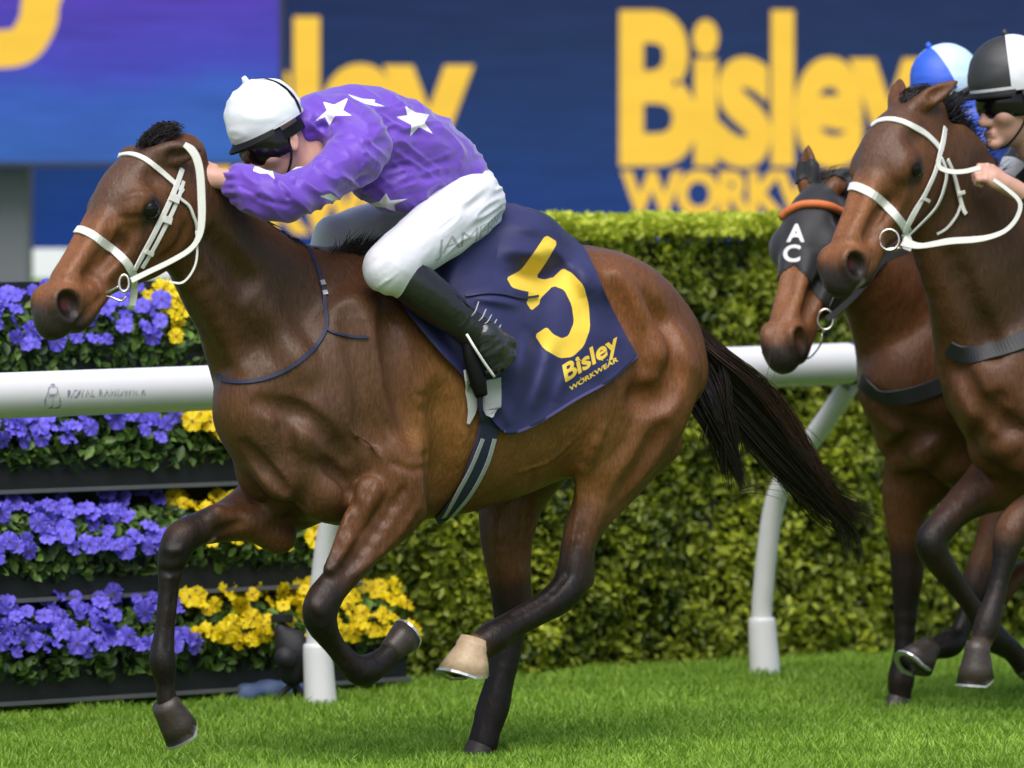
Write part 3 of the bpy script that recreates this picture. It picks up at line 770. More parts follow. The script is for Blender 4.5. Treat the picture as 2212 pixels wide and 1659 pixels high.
# ------------------------------------------------------------------ horses
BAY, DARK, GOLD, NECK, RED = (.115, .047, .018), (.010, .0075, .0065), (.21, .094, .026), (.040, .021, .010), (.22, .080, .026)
STN = [(-.86, 1.36, 1.08, .09), (-.78, 1.45, 1.0, .165), (-.65, 1.55, .95, .225), (-.50, 1.605, .93, .255), (-.35, 1.59, .89, .265), (-.20, 1.56, .84, .28),
       (0, 1.53, .79, .288), (.2, 1.52, .765, .275), (.35, 1.53, .755, .25), (.5, 1.53, .76, .225), (.62, 1.48, .79, .205), (.74, 1.38, .88, .18), (.82, 1.27, .97, .13)]
def torso(c, fr, dz=0):
    q = lambda a, b, z: fr.q(a, b, z + dz)
    c.loft([q(a, 0, (t + b) / 2) for a, t, b, h in STN], [fr.u] * 13, [fr.l] * 13, [(t - b) / 2 for a, t, b, h in STN], [h for *_, h in STN], 3, .05)
    c.chain([q(.68, 0, 1.47), q(.5, 0, 1.535), q(.32, 0, 1.52), q(.1, 0, 1.48)], [.045, .055, .05, .05], .09)
    for sg in (1, -1):
        d = nrm(fr.h * .35 + fr.u * .94)
        c.ell(q(.50, .17 * sg, 1.20), (nrm(fr.h * .94 - fr.u * .35), fr.l, d), (.15, .075, .27), .11)                    # shoulder blade
        c.ell(q(.40, .19 * sg, 1.03), (nrm(fr.h * .8 - fr.u * .6), fr.l, nrm(fr.h * .6 + fr.u * .8)), (.17, .085, .12), .03)  # triceps
        c.ell(q(.70, .135 * sg, 1.08), (fr.h, fr.l, fr.u), (.12, .09, .13), .035)                                        # point of shoulder
        c.ell(q(.735, .075 * sg, .95), (fr.h, fr.l, fr.u), (.10, .075, .12), .022)                                       # pectorals
        c.ell(q(.60, .09 * sg, .85), (fr.h, fr.l, fr.u), (.13, .085, .09), .03)
        c.ell(q(-.48, .13 * sg, 1.43), (nrm(fr.h - fr.u * .15), fr.l, fr.u), (.25, .125, .155), .05)                      # gluteals
        c.ell(q(-.70, .12 * sg, 1.28), (nrm(fr.h + fr.u * .8), fr.l, nrm(-fr.h * .8 + fr.u)), (.22, .10, .13), .04)       # hamstrings
        c.ell(q(-.42, .15 * sg, 1.12), (nrm(fr.h * .6 + fr.u), fr.l, nrm(fr.h - fr.u * .6)), (.24, .11, .15), .05)        # thigh
        c.ball(q(-.33, .225 * sg, 1.50), .05, .07)
def ear(c, base, d, back, L=.17, r=.034):
    d = nrm(d); back = nrm(np.array(back) - d * (np.array(back) @ d)); side = np.cross(d, back)
    P = [base - d * .03, base + d * L * .25, base + d * L * .6, base + d * L]
    c.loft(P, [back] * 4, [side] * 4, [.02, .024, .018, .004], [.022, r, r * .78, .004], 4, .02)
    c.cone(base + d * L * .3 - back * .03, base + d * L * .85 - back * .016, .022, .007, .008, -1)
def head(c, T, ax, dor, lat, L, ears, earsize=(.16, .034), eb=(-.005, .048, .022)):
    sec = [(-.05, -.005, -.125, .055), (.04, .034, -.185, .074), (.12, .058, -.235, .086), (.20, .060, -.25, .090), (.28, .040, -.222, .074), (.36, .012, -.178, .058),
           (.44, .0, -.148, .050), (.51, -.004, -.135, .049), (.57, -.012, -.13, .050), (.61, -.03, -.125, .044), (.633, -.055, -.115, .03)]
    k = L / .62
    c.loft([T(s, 0, (t + b) / 2) for s, t, b, h in sec], [dor] * 11, [lat] * 11, [(t - b) / 2 * k for s, t, b, h in sec], [h * k for *_, h in sec], 3, .05)
    c.ell(T(.14, 0, .018), (ax, lat, dor), (.13 * k, .085 * k, .056 * k), .04)
    for g in (1, -1):
        c.ell(T(.215, .078 * g, -.008), (ax, lat, dor), (.066 * k, .042 * k, .042 * k), .03)
        c.ell(T(.125, .058 * g, -.155), (ax, lat, dor), (.105 * k, .034 * k, .085 * k), .03)
        c.cone(T(.27, .077 * g, -.075), T(.42, .05 * g, -.092), .012 * k, .008 * k, .03)
        c.cone(T(.30, .035 * g, .016), T(.50, .025 * g, -.012), .018 * k, .016 * k, .03)
        c.cone(T(.33, .052 * g, -.05), T(.47, .045 * g, -.055), .022 * k, .018 * k, .04, -1)
        c.ell(T(.575, .043 * g, -.052), (ax, lat, dor), (.054 * k, .034 * k, .058 * k), .02)
        c.ell(T(.580, .075 * g, -.052), (nrm(ax * .9 + dor * .3), lat, nrm(dor * .9 - ax * .3)), (.036 * k, .046 * k, .046 * k), .010, -1)
        c.ball(T(.207, .122 * g, -.036), .032 * k, .010, -1)
        for zz, r in ((.025, .0125), (-.024, .009)):
            c.cone(T(.172, .098 * g, -.040), T(.205, .109 * g, -.036 + zz), .007 * k, r * k, .010); c.cone(T(.205, .109 * g, -.036 + zz), T(.243, .094 * g, -.046), r * k, .006 * k, .010)
        c.ball(T(.125, .098 * g, .012), .022 * k, .05, -1)
        c.cone(T(.50, .062 * g, -.105), T(.62, .040 * g, -.100), .006 * k, .005 * k, .008, -1)
        ear(c, T(eb[0], eb[1] * g, eb[2]), *[np.array(e, float) for e in ears[0 if g > 0 else 1]], *earsize)
    c.ball(T(.612, 0, -.075), .042 * k, .03); c.ball(T(.565, 0, -.135), .034 * k, .02); c.ball(T(.535, 0, -.142), .030 * k, .03)
    for g in (1, -1): c.cone(T(.47, .035 * g, -.125), T(.57, .028 * g, -.132), .026 * k, .022 * k, .03)
def head_frame(poll, yaw, pitch, L, roll=0):
    y, p = math.radians(yaw), math.radians(pitch)
    ax = np.array([-math.cos(p) * math.cos(y), -math.cos(p) * math.sin(y), -math.sin(p)]); dor = np.array([-math.sin(p) * math.cos(y), -math.sin(p) * math.sin(y), math.cos(p)]); lat = np.array([math.sin(y), -math.cos(y), 0])
    r = math.radians(roll); dor, lat = dor * math.cos(r) + lat * math.sin(r), lat * math.cos(r) - dor * math.sin(r)
    k = L / .62
    return (lambda s, b, z: np.array(poll) + (ax * s + lat * b + dor * z) * k), ax, dor, lat
def hoof(parent, cor, sole, toe, r1, r2, mat, shoe=True):
    cor, sole = np.array(cor), np.array(sole); n = nrm(sole - cor); t = nrm(np.array(toe, float) - n * (np.array(toe, float) @ n)); s = np.cross(n, t)
    V, Fc = [], []; K = 20; rings = [(-.25, .86, 0), (0, 1, 0), (.12, 1.0, .0), (.5, .5, .5), (1, 0, 1)]
    H = np.linalg.norm(sole - cor)
    for (h, w1, w2) in rings:
        r = r1 * w1 + r2 * w2 if h > 0 else r1 * w1
        for j in range(K):
            a = 2 * math.pi * j / K; ca, sa = math.cos(a), math.sin(a)
            tilt = max(0, -ca) * .30 * H * max(0, h) * -1                      # heel shorter than toe
            V.append(cor + n * (h * H + tilt) + t * ca * r * (1.12 if ca > 0 else .92) + s * sa * r)
    R = len(rings)
    for i in range(R - 1):
        for j in range(K): k = (j + 1) % K; Fc.append((i * K + j, i * K + k, (i + 1) * K + k, (i + 1) * K + j))
    Fc.append(tuple(range(K))[::-1]); Fc.append(tuple((R - 1) * K + j for j in range(K)))
    o = adopt(mesh('hoof', V, Fc, mat), parent)
    if shoe:
        A = np.array(V[-K:]); cc = A.mean(0); V2, F2 = [], []
        idx = [j for j in range(-7, 8)]
        for j in idx:
            p = A[j % K]; d = p - cc
            V2 += [cc + d * 1.03 - n * .001, cc + d * 1.03 + n * .007, cc + d * .74 + n * .007, cc + d * .74 - n * .001]
        for i in range(len(idx) - 1):
            for e in range(4): k = (e + 1) % 4; F2.append((4 * i + e, 4 * i + k, 4 * i + 4 + k, 4 * i + 4 + e))
        adopt(mesh('shoe', V2, F2, M['shoe'], smooth=False), o)
    return o
def lp(fr, pts): return [fr.p(x, y, b) for x, y, b, r in pts], [r * (.80 if r < 29.5 else .90 if r < 56 else .95) / F * fr.p(x, y, b)[1] for x, y, b, r in pts]
def leg(c, fr, pts, k=.03, n=3):
    P, R = lp(fr, pts); c.chain(P, R, k * .4, n); return P
def qleg(c, fr, pts): c.chain([fr.q(a, b, z) for a, b, z, r in pts], [r for *_, r in pts], .02, 3)
def neck(c, fr, pairs, lats, latv=None, b=0):
    cen, v, rv = [], [], []
    for (cx, cy), (tx, ty) in pairs:
        A, B = fr.p(cx, cy, b), fr.p(tx, ty, b); B[1] = A[1] * .6 + B[1] * .4; cen.append((A + B) / 2); v.append(nrm(A - B)); rv.append(np.linalg.norm(A - B) / 2)
    c.loft(cen, v, [fr.l if latv is None else latv] * len(cen), rv, lats, 3, .06); return cen
def eyes(root, T, L):
    k = L / .62
    for g in (1, -1):
        V, Fc = [], []; ce = T(.207, .0955 * g, -.037); r = .031 * k
        for i in range(9):
            for j in range(16):
                th, ph = math.pi * i / 8, 2 * math.pi * j / 16; V.append(ce + r * np.array([math.sin(th) * math.cos(ph), math.sin(th) * math.sin(ph), math.cos(th)]))
        for i in range(8):
            for j in range(16): Fc.append((i * 16 + j, i * 16 + (j + 1) % 16, i * 16 + 16 + (j + 1) % 16, i * 16 + 16 + j))
        adopt(mesh('eye', V, Fc, M['eye']), root)
def face_spots(T, k, nose=(.25, .10, .040)):
    sp = [(T(.34, 0, .02), T(.52, 0, -.03), .085 * k, nose, .10, .85), (T(.10, 0, .03), T(.24, 0, .04), .075 * k, (.10, .058, .042), .10, .75), (T(.0, 0, -.02), T(.05, 0, .0), .06 * k, (.06, .030, .020), .08, .5)]
    for g in (1, -1):
        sp += [(T(.12, .08 * g, -.15), T(.22, .08 * g, -.16), .07 * k, (.12, .042, .014), .08, .6), (T(.42, .05 * g, -.09), T(.52, .05 * g, -.09), .045 * k, (.17, .066, .026), .06, .6)]
    sp += [(T(.635, 0, -.07), T(.56, 0, -.155), .062 * k, (.022, .019, .018), .045, .95)]
    for g in (1, -1):
        sp += [(T(.585, .055 * g, -.055), T(.60, .045 * g, -.065), .050 * k, (.026, .021, .020), .030, .95), (T(.580, .058 * g, -.052), T(.585, .052 * g, -.054), .030 * k, (.010, .006, .006), .018, .97), (T(.575, .035 * g, -.050), T(.58, .03 * g, -.052), .018 * k, (.09, .025, .022), .015, .8),
               (T(.205, .105 * g, -.040), T(.215, .105 * g, -.045), .038 * k, (.016, .011, .009), .03, .9), (T(.245, .098 * g, -.060), T(.26, .09 * g, -.07), .014 * k, (.03, .018, .013), .03, .7)]
    return sp
def finish(root, clay, vox, spots, base=BAY, sculpt=None):
    if sculpt:
        V, Q = clay.build(.013); Q = orient(V, Q); t0 = bvh((V, Q))
        for s_ in sculpt: clay.sculpt(t0, *s_)
    V, Q = clay.build(vox); Q = orient(V, Q); V = relax(V, Q, 2)
    V = V + vnormals(V, Q) * (.0022 * noise3(V, 14, 3) + .0035 * noise3(V, 6, 8))[:, None]
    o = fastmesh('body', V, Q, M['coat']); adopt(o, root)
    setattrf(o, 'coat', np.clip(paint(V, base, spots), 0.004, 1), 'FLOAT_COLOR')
    return V, Q

# ---- the leading horse
fr1 = Frame((1000 - CX) / F * 25.0, 25.0, 40)
def horse_one():
    root = empty('horse', fr1.O); tag(root, 'dark bay racehorse in front with white bridle and navy number cloth', 'horse')
    c = Clay(); torso(c, fr1)
    poll = fr1.p(352, 322, 0); L = .66
    T, ax, dor, lat = head_frame(poll, 40, 44, L)
    back = -ax * .9 + dor * .3
    head(c, T, ax, dor, lat, L, [((.93, .06, .10), (.0, .88, .45)), ((.55, .83, -.10), (.1, .75, .5))], (.120, .035), (.052, .068, .030))
    neck(c, fr1, [((405, 340), (400, 520)), ((442, 392), (436, 622)), ((522, 452), (466, 705)), ((614, 510), (492, 790)), ((695, 540), (520, 890)), ((775, 560), (600, 980))],
         [.075, .082, .10, .125, .155, .18])
    leg(c, fr1, [(850, 985, .17, 105), (855, 1085, .20, 74), (800, 1170, .20, 49), (722, 1262, .19, 37), (697, 1300, .19, 41), (692, 1340, .19, 37), (722, 1395, .18, 28), (765, 1440, .18, 31), (790, 1448, .18, 35), (825, 1425, .18, 28), (850, 1402, .18, 27)])
    leg(c, fr1, [(690, 1010, -.13, 120), (590, 1085, -.16, 80), (505, 1122, -.17, 52), (432, 1142, -.17, 40), (388, 1168, -.17, 41), (371, 1215, -.17, 33), (365, 1270, -.17, 27), (357, 1350, -.17, 25), (350, 1415, -.17, 30), (353, 1440, -.17, 31), (357, 1480, -.17, 23), (362, 1522, -.17, 29)])
    leg(c, fr1, [(1385, 800, .13, 140), (1375, 900, .15, 108), (1338, 985, .15, 80), (1292, 1060, .15, 54), (1258, 1140, .15, 42), (1243, 1205, .15, 38), (1236, 1256, .15, 41), (1205, 1293, .15, 38), (1150, 1325, .15, 33), (1095, 1356, .15, 32), (1062, 1378, .15, 37), (1040, 1394, .15, 31), (1022, 1406, .15, 30)])
    c.cone(fr1.p(1280, 1160, .15), fr1.p(1268, 1255, .15), .012, .022, .03)
    c.cone(fr1.p(1440, 960, .14), fr1.p(1285, 1150, .15), .05, .016, .04)
    leg(c, fr1, [(1240, 840, -.13, 140), (1170, 950, -.14, 105), (1110, 1060, -.15, 76), (1096, 1140, -.15, 61), (1097, 1210, -.15, 53), (1103, 1270, -.15, 46), (1106, 1315, -.15, 44), (1098, 1390, -.15, 35), (1080, 1470, -.15, 33), (1064, 1530, -.15, 37), (1050, 1580, -.15, 32), (1042, 1615, -.15, 35)])
    # forearm and elbow definition
    c.cone(fr1.p(905, 1045, .23), fr1.p(770, 1225, .21), .045, .018, .02); c.cone(fr1.p(800, 1060, .22), fr1.p(712, 1230, .21), .045, .022, .018)
    c.ell(fr1.p(900, 1070, .25), np.eye(3), (.05, .05, .06), .03)
    c.cone(fr1.p(470, 1110, -.13), fr1.p(600, 1160, -.10), .03, .055, .03)
    # belly to stifle fold, jugular groove, girth hollow
    c.cone(fr1.p(1260, 900, .20), fr1.p(1275, 1000, .17), .05, .05, .08)
    c.cone(fr1.p(432, 640, .09), fr1.p(640, 900, .19), .012, .020, .06, -1)
    c.cone(fr1.p(950, 900, .31), fr1.p(945, 1060, .28), .02, .03, .09, -1)
    k = L / .62
    sp = [(fr1.q(.1, .2, 1.0), fr1.q(-.35, .2, .95), .17, GOLD, .25, .7), (fr1.q(.30, .25, 1.02), fr1.q(.22, .25, 1.22), .14, GOLD, .16, .9), (fr1.p(450, 520), fr1.p(590, 690), .21, NECK, .22, .9), (fr1.q(.62, .1, 1.25), fr1.q(.72, .1, 1.05), .22, (.098, .050, .028), .2, .85), (fr1.p(700, 1120, .0), fr1.p(560, 1100, .0), .08, (.05, .026, .014), .12, .6),  # barrel gold strengthened for a lit look; grey-brown shoulder paints its sheen
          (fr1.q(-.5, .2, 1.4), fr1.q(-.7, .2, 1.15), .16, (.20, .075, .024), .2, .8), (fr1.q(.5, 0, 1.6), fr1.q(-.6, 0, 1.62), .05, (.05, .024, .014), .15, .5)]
    sp += face_spots(T, k)
    eb_ = T(.052, .068, .030); sp += [(eb_ + np.array([.025, -.03, 0]), eb_ + np.array([.085, -.03, .005]), .018, (.022, .016, .013), .02, .9), (eb_, eb_ + np.array([.11, 0, .01]), .05, (.060, .034, .024), .03, .6)]
    for pts in ([(720, 1258, .19), (692, 1340, .19), (790, 1448, .18), (850, 1402, .18)], [(425, 1145, -.17), (371, 1215, -.17), (350, 1440, -.17), (362, 1522, -.17)], [(1240, 1225, .15), (1205, 1293, .15), (1062, 1378, .15)], [(1103, 1285, -.15), (1080, 1470, -.15), (1042, 1615, -.15)]):
        for A, B in zip(pts[:-1], pts[1:]): sp.append((fr1.p(*A), fr1.p(*B), .085, DARK, .07, .97))
    sp += [(fr1.p(800, 1170, .2), fr1.p(730, 1250, .19), .06, (.075, .036, .022), .06, .7), (fr1.p(505, 1122, -.17), fr1.p(440, 1140, -.17), .06, (.05, .028, .018), .06, .6), (fr1.p(1022, 1400, .15), fr1.p(1016, 1404, .15), .035, (.42, .27, .16), .03, .9),
           (fr1.p(455, 1174, -.14), fr1.p(462, 1170, -.13), .012, (.35, .26, .18), .012, .9), (fr1.p(1262, 1120, .15), fr1.p(1243, 1200, .15), .06, (.05, .026, .017), .06, .6)]
    sc = [([(1400, 650), (1440, 720), (1458, 785), (1450, 838), (1415, 864), (1372, 856)], .014, -.008, .06), ([(1335, 600), (1385, 690), (1420, 760)], .03, .006, .05), ([(1300, 930), (1262, 1010), (1255, 1080)], .012, .008, .03),
          ([(1430, 930), (1390, 1000), (1330, 1080)], .014, -.005, .05), ([(1290, 560), (1330, 640), (1345, 720)], .014, -.004, .06),
          ([(612, 900), (622, 960), (640, 1040), (648, 1120)], .012, -.010, .03), ([(560, 1015), (590, 1060)], .045, .012, .03), ([(690, 1030), (720, 1070)], .045, .012, .03), ([(530, 960), (575, 1010), (615, 1060)], .010, -.007, .03),
          ([(700, 1000), (740, 1040), (770, 1110), (775, 1150)], .010, -.010, .03), ([(560, 870), (640, 890), (700, 930), (740, 985)], .012, -.008, .04), ([(755, 680), (775, 780), (790, 880), (800, 950)], .014, -.006, .06),
          ([(840, 660), (850, 760), (870, 860), (900, 960)], .016, -.007, .06), ([(955, 850), (962, 960), (950, 1060)], .02, -.012, .06), ([(800, 1040), (760, 1120), (715, 1210)], .008, -.007, .02), ([(870, 1060), (810, 1150), (748, 1235)], .008, -.008, .02),
          ([(900, 1100), (850, 1170), (770, 1240)], .010, .007, .015), ([(545, 1120), (470, 1150)], .010, -.006, .02), ([(610, 1090), (540, 1130)], .03, .008, .03),
          ([(460, 520), (520, 600), (590, 680), (640, 760)], .014, -.008, .06), ([(430, 610), (470, 700), (520, 790)], .018, .006, .04), ([(560, 640), (620, 740), (660, 800)], .03, .006, .06),
          ([(1150, 1010), (1140, 1120), (1130, 1220)], .010, -.006, .02), ([(1070, 1130), (1078, 1220)], .012, .006, .02), ([(1255, 1130), (1240, 1190)], .006, -.006, .015), ([(1225, 1240), (1180, 1290), (1110, 1330)], .007, -.004, .012), ([(690, 1370), (742, 1432)], .006, -.004, .012), ([(380, 1250), (362, 1400)], .006, -.004, .012),
          ([(820, 880), (845, 930), (880, 950)], .006, -.004, .012), ([(850, 830), (880, 880), (915, 890)], .006, -.004, .012), ([(880, 800), (900, 850), (935, 860)], .006, -.004, .012), ([(860, 960), (900, 985), (930, 980)], .006, -.004, .012), ([(845, 1000), (885, 1015), (925, 1010)], .006, -.004, .012),
          ([(255, 480), (235, 520), (215, 560)], .006, .005, .012), ([(300, 520), (270, 600), (240, 630)], .005, .004, .012), ([(330, 455), (345, 500)], .006, -.003, .012), ([(226, 636), (205, 658), (182, 684), (168, 696)], .005, -.006, .010), ([(345, 1233), (371, 1237), (394, 1231)], .007, -.005, .010), ([(352, 1180), (372, 1192), (394, 1186)], .010, .004, .012), ([(672, 1300), (690, 1322)], .012, .004, .014), ([(182, 590), (205, 600), (222, 622)], .006, -.004, .012), ([(170, 600), (200, 622)], .005, .003, .010), ([(350, 560), (385, 530), (398, 490)], .008, -.004, .02), ([(262, 470), (285, 472), (312, 468)], .006, -.004, .010), ([(272, 425), (300, 418), (325, 428)], .006, .004, .010), ([(735, 870), (760, 930), (800, 960), (830, 1000)], .0055, .004, .010), ([(1300, 760), (1330, 830), (1345, 900)], .0055, .004, .010), ([(1230, 960), (1180, 1000), (1120, 1020)], .0055, .004, .010), ([(1260, 1040), (1245, 1120), (1235, 1190)], .005, .004, .008)]
    V, Q = finish(root, c, .0068, sp, sculpt=sc)
    eyes(root, T, L)
    hoof(root, fr1.p(364, 1528, -.17), fr1.p(385, 1590, -.17) + np.array([.02, 0, 0]), (-.9, -.5, .2), .046, .058, M['hoof_dark'])
    hoof(root, fr1.p(848, 1404, .18), fr1.p(880, 1372, .18) , (.6, .35, .9) , .040, .052, M['hoof_dark'])
    hoof(root, fr1.p(1022, 1398, .15), fr1.p(1002, 1464, .15), (-.9, -.5, 0), .050, .080, M['hoof_pale'])
    hoof(root, fr1.p(1040, 1615, -.15), fr1.p(1028, 1652, -.15), (-.9, -.5, 0), .045, .055, M['hoof_dark'])
    tree = bvh((V, Q))
    # mane, forelock
    R_ = random.Random(3); cur = []
    crest = crom([(418, 352), (470, 418), (545, 468), (620, 512), (690, 542), (740, 552)], 12)
    for _ in range(900):
        i = R_.random(); x, y = crest[min(int(i * len(crest)), len(crest) - 1)]; x += R_.uniform(-8, 8); y += R_.uniform(-2, 9)
        A = fr1.p(x, y, R_.uniform(-.01, .03)); ln = R_.uniform(.03, .08)
        d = nrm(-fr1.h * .7 - fr1.u * .55 + fr1.l * R_.uniform(-.2, .45) + np.array([0, 0, R_.uniform(-.2, .35)]))
        cur.append([A, A + d * ln * .5 + np.array([0, 0, .008]), A + d * ln])
    for cx_, hh, ln_ in ((742, 0, .11), (757, 4, .085), (772, -2, .10), (728, 0, .06), (788, 2, .05), (712, 2, .045), (750, 0, .07)):
        lean = R_.uniform(.1, .7)
        for _ in range(85):
            A = fr1.p(cx_ + R_.gauss(0, 9), 553 + R_.uniform(-2, 12), R_.uniform(-.025, .045)); ln = ln_ * R_.uniform(.4, 1.0); d_ = nrm(np.array([lean + R_.gauss(0, .22), R_.gauss(0, .2), .75 + R_.gauss(0, .2)]))
            cur.append([A, A + d_ * ln * .55, A + d_ * ln + np.array([R_.uniform(.0, .05), 0, R_.uniform(-.03, .01)]) * ln * 6])
    strands('mane', cur, M['hair'], root, .0019)
    cur = []
    for _ in range(1900):
        A = T(R_.uniform(-.07, .055), R_.uniform(-.045, .045), .035); g_ = R_.random()
        tip = fr1.p(292 + 112 * g_ + R_.gauss(0, 5), 316 - 50 * math.sin(g_ * 2.3) ** .8 + R_.uniform(-4, 30), R_.uniform(-.07, .06)); ln = R_.uniform(.6, 1.0); tip = A + (tip - A) * ln
        cur.append([A, (A + tip) / 2 + np.array([-.02, -.008, .016]) * R_.uniform(.2, 1.3), tip])
    strands('forelock', cur, M['hair'], root, .0017)
    # tail
    cur = []
    def tailb(path, n, w0, w1, mm, ln=(.55, 1), jit=.02, name='tail', r=.0022):
        pts = crom([fr1.p(x, y, b) for x, y, b in path], 8); out = []
        for _ in range(n):
            e = R_.uniform(*ln); m_ = len(pts) - 1; st = R_.uniform(0, .28); idx = [st + (e - st) * f for f in (0, .17, .34, .5, .67, .84, 1)]
            ph = R_.uniform(0, 6.283); rr = math.sqrt(R_.random())
            row = []; jv = np.array([R_.gauss(0, 1), R_.gauss(0, 1), R_.gauss(0, 1)])
            for f in idx:
                p = pts[min(int(f * m_), m_)]; wv = w0 + (w1 - w0) * f; wv *= np.interp(f, [0, .12, .3, .5, .7, 1], [.4, .75, 1.0, .72, .45, .35])
                row.append(p + wv * rr * np.array([math.cos(ph) * .72, math.sin(ph) * .4, math.cos(ph) * .68]) + jv * jit * f)
            out.append(row)
        return out
    def clumps(path, nc, ns, w, tip, seed, lo=.72, hi=1.0):
        Q_ = random.Random(seed); pts = crom([fr1.p(x, y, b) for x, y, b in path], 10); m_ = len(pts) - 1; out = []
        for c_ in range(nc):
            ph, rr = Q_.uniform(0, 6.283), math.sqrt(Q_.random()); e = Q_.uniform(lo, hi); st = Q_.uniform(0, .12); wa, wp, wf = Q_.uniform(.004, .018), Q_.uniform(0, 6.28), Q_.uniform(4, 9)
            drift = np.array([Q_.gauss(0, 1), Q_.gauss(0, 1), Q_.gauss(0, 1)]) * tip
            for s_ in range(ns):
                e2 = e * Q_.uniform(.78, 1.0); sc_ = np.array([Q_.gauss(0, 1), Q_.gauss(0, 1), Q_.gauss(0, 1)]); row = []
                for f in np.linspace(0, 1, 11):
                    g = st + (e2 - st) * f; x = g * m_; i0 = min(int(x), m_ - 1); p = pts[i0] + (pts[i0 + 1] - pts[i0]) * (x - i0)
                    wv = w * np.interp(f, [0, .10, .28, .45, .65, .85, 1], [.28, .62, 1.0, .85, .48, .34, .30])
                    p = p + wv * rr * np.array([math.cos(ph) * .70, math.sin(ph) * .5, math.cos(ph) * .72]) + np.array([.6, 0, .8]) * wa * math.sin(wp + wf * f) * f + drift * f ** 2 + sc_ * (.0035 + .009 * f * (1 - .35 * f))
                    row.append(p)
                out.append(row)
        return out
    cur += clumps([(1474, 700, -.02), (1506, 752, -.02), (1552, 818, 0), (1612, 882, 0), (1672, 948, 0), (1728, 1030, 0), (1786, 1086, 0), (1845, 1112, 0), (1888, 1128, 0)], 32, 42, .088, .013, 1)
    cur += clumps([(1480, 712, -.02), (1512, 800, -.02), (1545, 880, .02), (1572, 960, .02), (1588, 1020, .02), (1606, 1070, .02)], 15, 46, .085, .010, 2)
    cur += clumps([(1480, 712, -.02), (1560, 850, 0), (1660, 965, .02), (1750, 1062, .02), (1822, 1130, .02), (1842, 1180, .02), (1838, 1225, .02)], 7, 30, .05, .02, 3)
    strands('tail', cur, M['hair'], root, .0022, 15)
    cur = clumps([(1476, 702, -.02), (1545, 812, 0), (1640, 905, 0), (1712, 990, 0), (1790, 1080, 0), (1860, 1112, 0), (1905, 1122, 0)], 13, 22, .13, .035, 4, .5, 1.0)
    for x0, y0, x1, y1, x2, y2 in ((1640, 880, 1740, 920, 1765, 985), (1590, 850, 1700, 880, 1742, 930), (1600, 1060, 1660, 1040, 1720, 1052), (1530, 900, 1500, 960, 1512, 1010), (1570, 830, 1620, 850, 1648, 905), (1640, 860, 1668, 840, 1676, 800), (1690, 1040, 1712, 1090, 1760, 1108)):
        for _ in range(4):
            o_ = np.array([R_.gauss(0, .006), R_.gauss(0, .006), R_.gauss(0, .006)]); cur.append([fr1.p(x0, y0) + o_, fr1.p(x1, y1) + o_ * 2, fr1.p(x2, y2) + o_ * 4])
    strands('tail_fringe', cur, M['hair_brown'], root, .0016, 13)
    # bridle
    wl = M['white_leather']
    strap('browband', [(226, 372), (233, 356), (251, 341), (278, 334), (308, 342), (340, 363), (369, 390), (394, 414)], 12, tree, wl, root)
    strap('noseband', [(153, 512), (160, 500), (174, 497), (197, 506), (226, 527), (256, 550), (276, 572), (288, 596)], 19, tree, wl, root)
    strap('cheek_strap', [(391, 366), (382, 392), (367, 429), (343, 479), (317, 528), (287, 582)], 12, tree, wl, root, off=.006)
    strap('cheek_strap', [(394, 392), (382, 432), (359, 482), (333, 531), (305, 578)], 9, tree, M['white_leather'], root, off=.004)
    strap('keeper', [(350, 472), (366, 478)], 16, tree, wl, root, off=.011, n=3); strap('keeper', [(362, 425), (382, 434)], 18, tree, wl, root, off=.011, n=3)
    strap('keeper', [(309, 540), (326, 548)], 10, tree, wl, root, off=.011, n=3)
    strap('throat_lash', [(372, 420), (392, 434), (406, 446), (414, 466), (421, 486), (422, 520)], 7, tree, wl, root, off=.006)
    yr = T(.30, .16, -.1)[1] - .02
    strap('rein', [(398, 312), (412, 322), (424, 340), (432, 372), (435, 420), (436, 470), (431, 508), (412, 538), (370, 564), (320, 588), (284, 606)], [12, 18, 18, 18, 18, 16, 12, 12, 12, 13], None, wl, root, Yfree=yr)
    strap('rein', [(424, 498), (426, 552), (416, 586), (394, 611), (366, 609)], 5, None, wl, root, Yfree=yr + .01)
    strap('chin_strap', [(287, 600), (290, 625), (286, 660)], 16, tree, wl, root, off=.005)
    rc_ = W(268, 612, yr + .02); ring = [rc_ + np.array([math.cos(a) * .015, .004 * math.sin(a), math.sin(a) * .025]) for a in np.linspace(0, 2 * math.pi, 17)]
    tube('bit_ring', ring, [.0048] * 17, M['steel'], root, 8, caps=False, n=2)
    tube('bit_bar', [W(212, 638, yr + .05), W(236, 629, yr + .03), W(258, 618, yr + .02)], [.004] * 3, M['steel'], root, 8)
    tube('bit_bar', [W(214, 637, yr + .05), W(240, 642, yr + .03), W(262, 650, yr + .02), W(272, 640, yr + .02)], [.0035] * 4, M['steel'], root, 8)
    # neck strap (dark blue)
    nb = M['navy_strap']
    strap('neck_strap', [(664, 536), (683, 575), (695, 620), (704, 665), (706, 705), (690, 738), (650, 778), (600, 808), (545, 824), (495, 824), (470, 812)], 9, tree, nb, root, off=.002, th=.006)
    strap('strap_end', [(704, 708), (722, 720), (758, 727), (796, 728)], 6, tree, nb, root, off=.004, th=.005)
    for x, y in ((694, 612), (700, 634)): strap('strap_buckle', [(x - 2, y - 5), (x + 2, y + 5)], 13, tree, M['steel'], root, off=.007, n=3)
    # saddle under the cloth
    s = Clay(); q = fr1.q
    s.loft([q(.27, 0, 1.55), q(.15, 0, 1.585), q(-.05, 0, 1.60), q(-.22, 0, 1.62), q(-.34, 0, 1.60)], [fr1.u] * 5, [fr1.l] * 5, [.05, .085, .10, .11, .06], [.10, .16, .19, .18, .10], 3, .03)
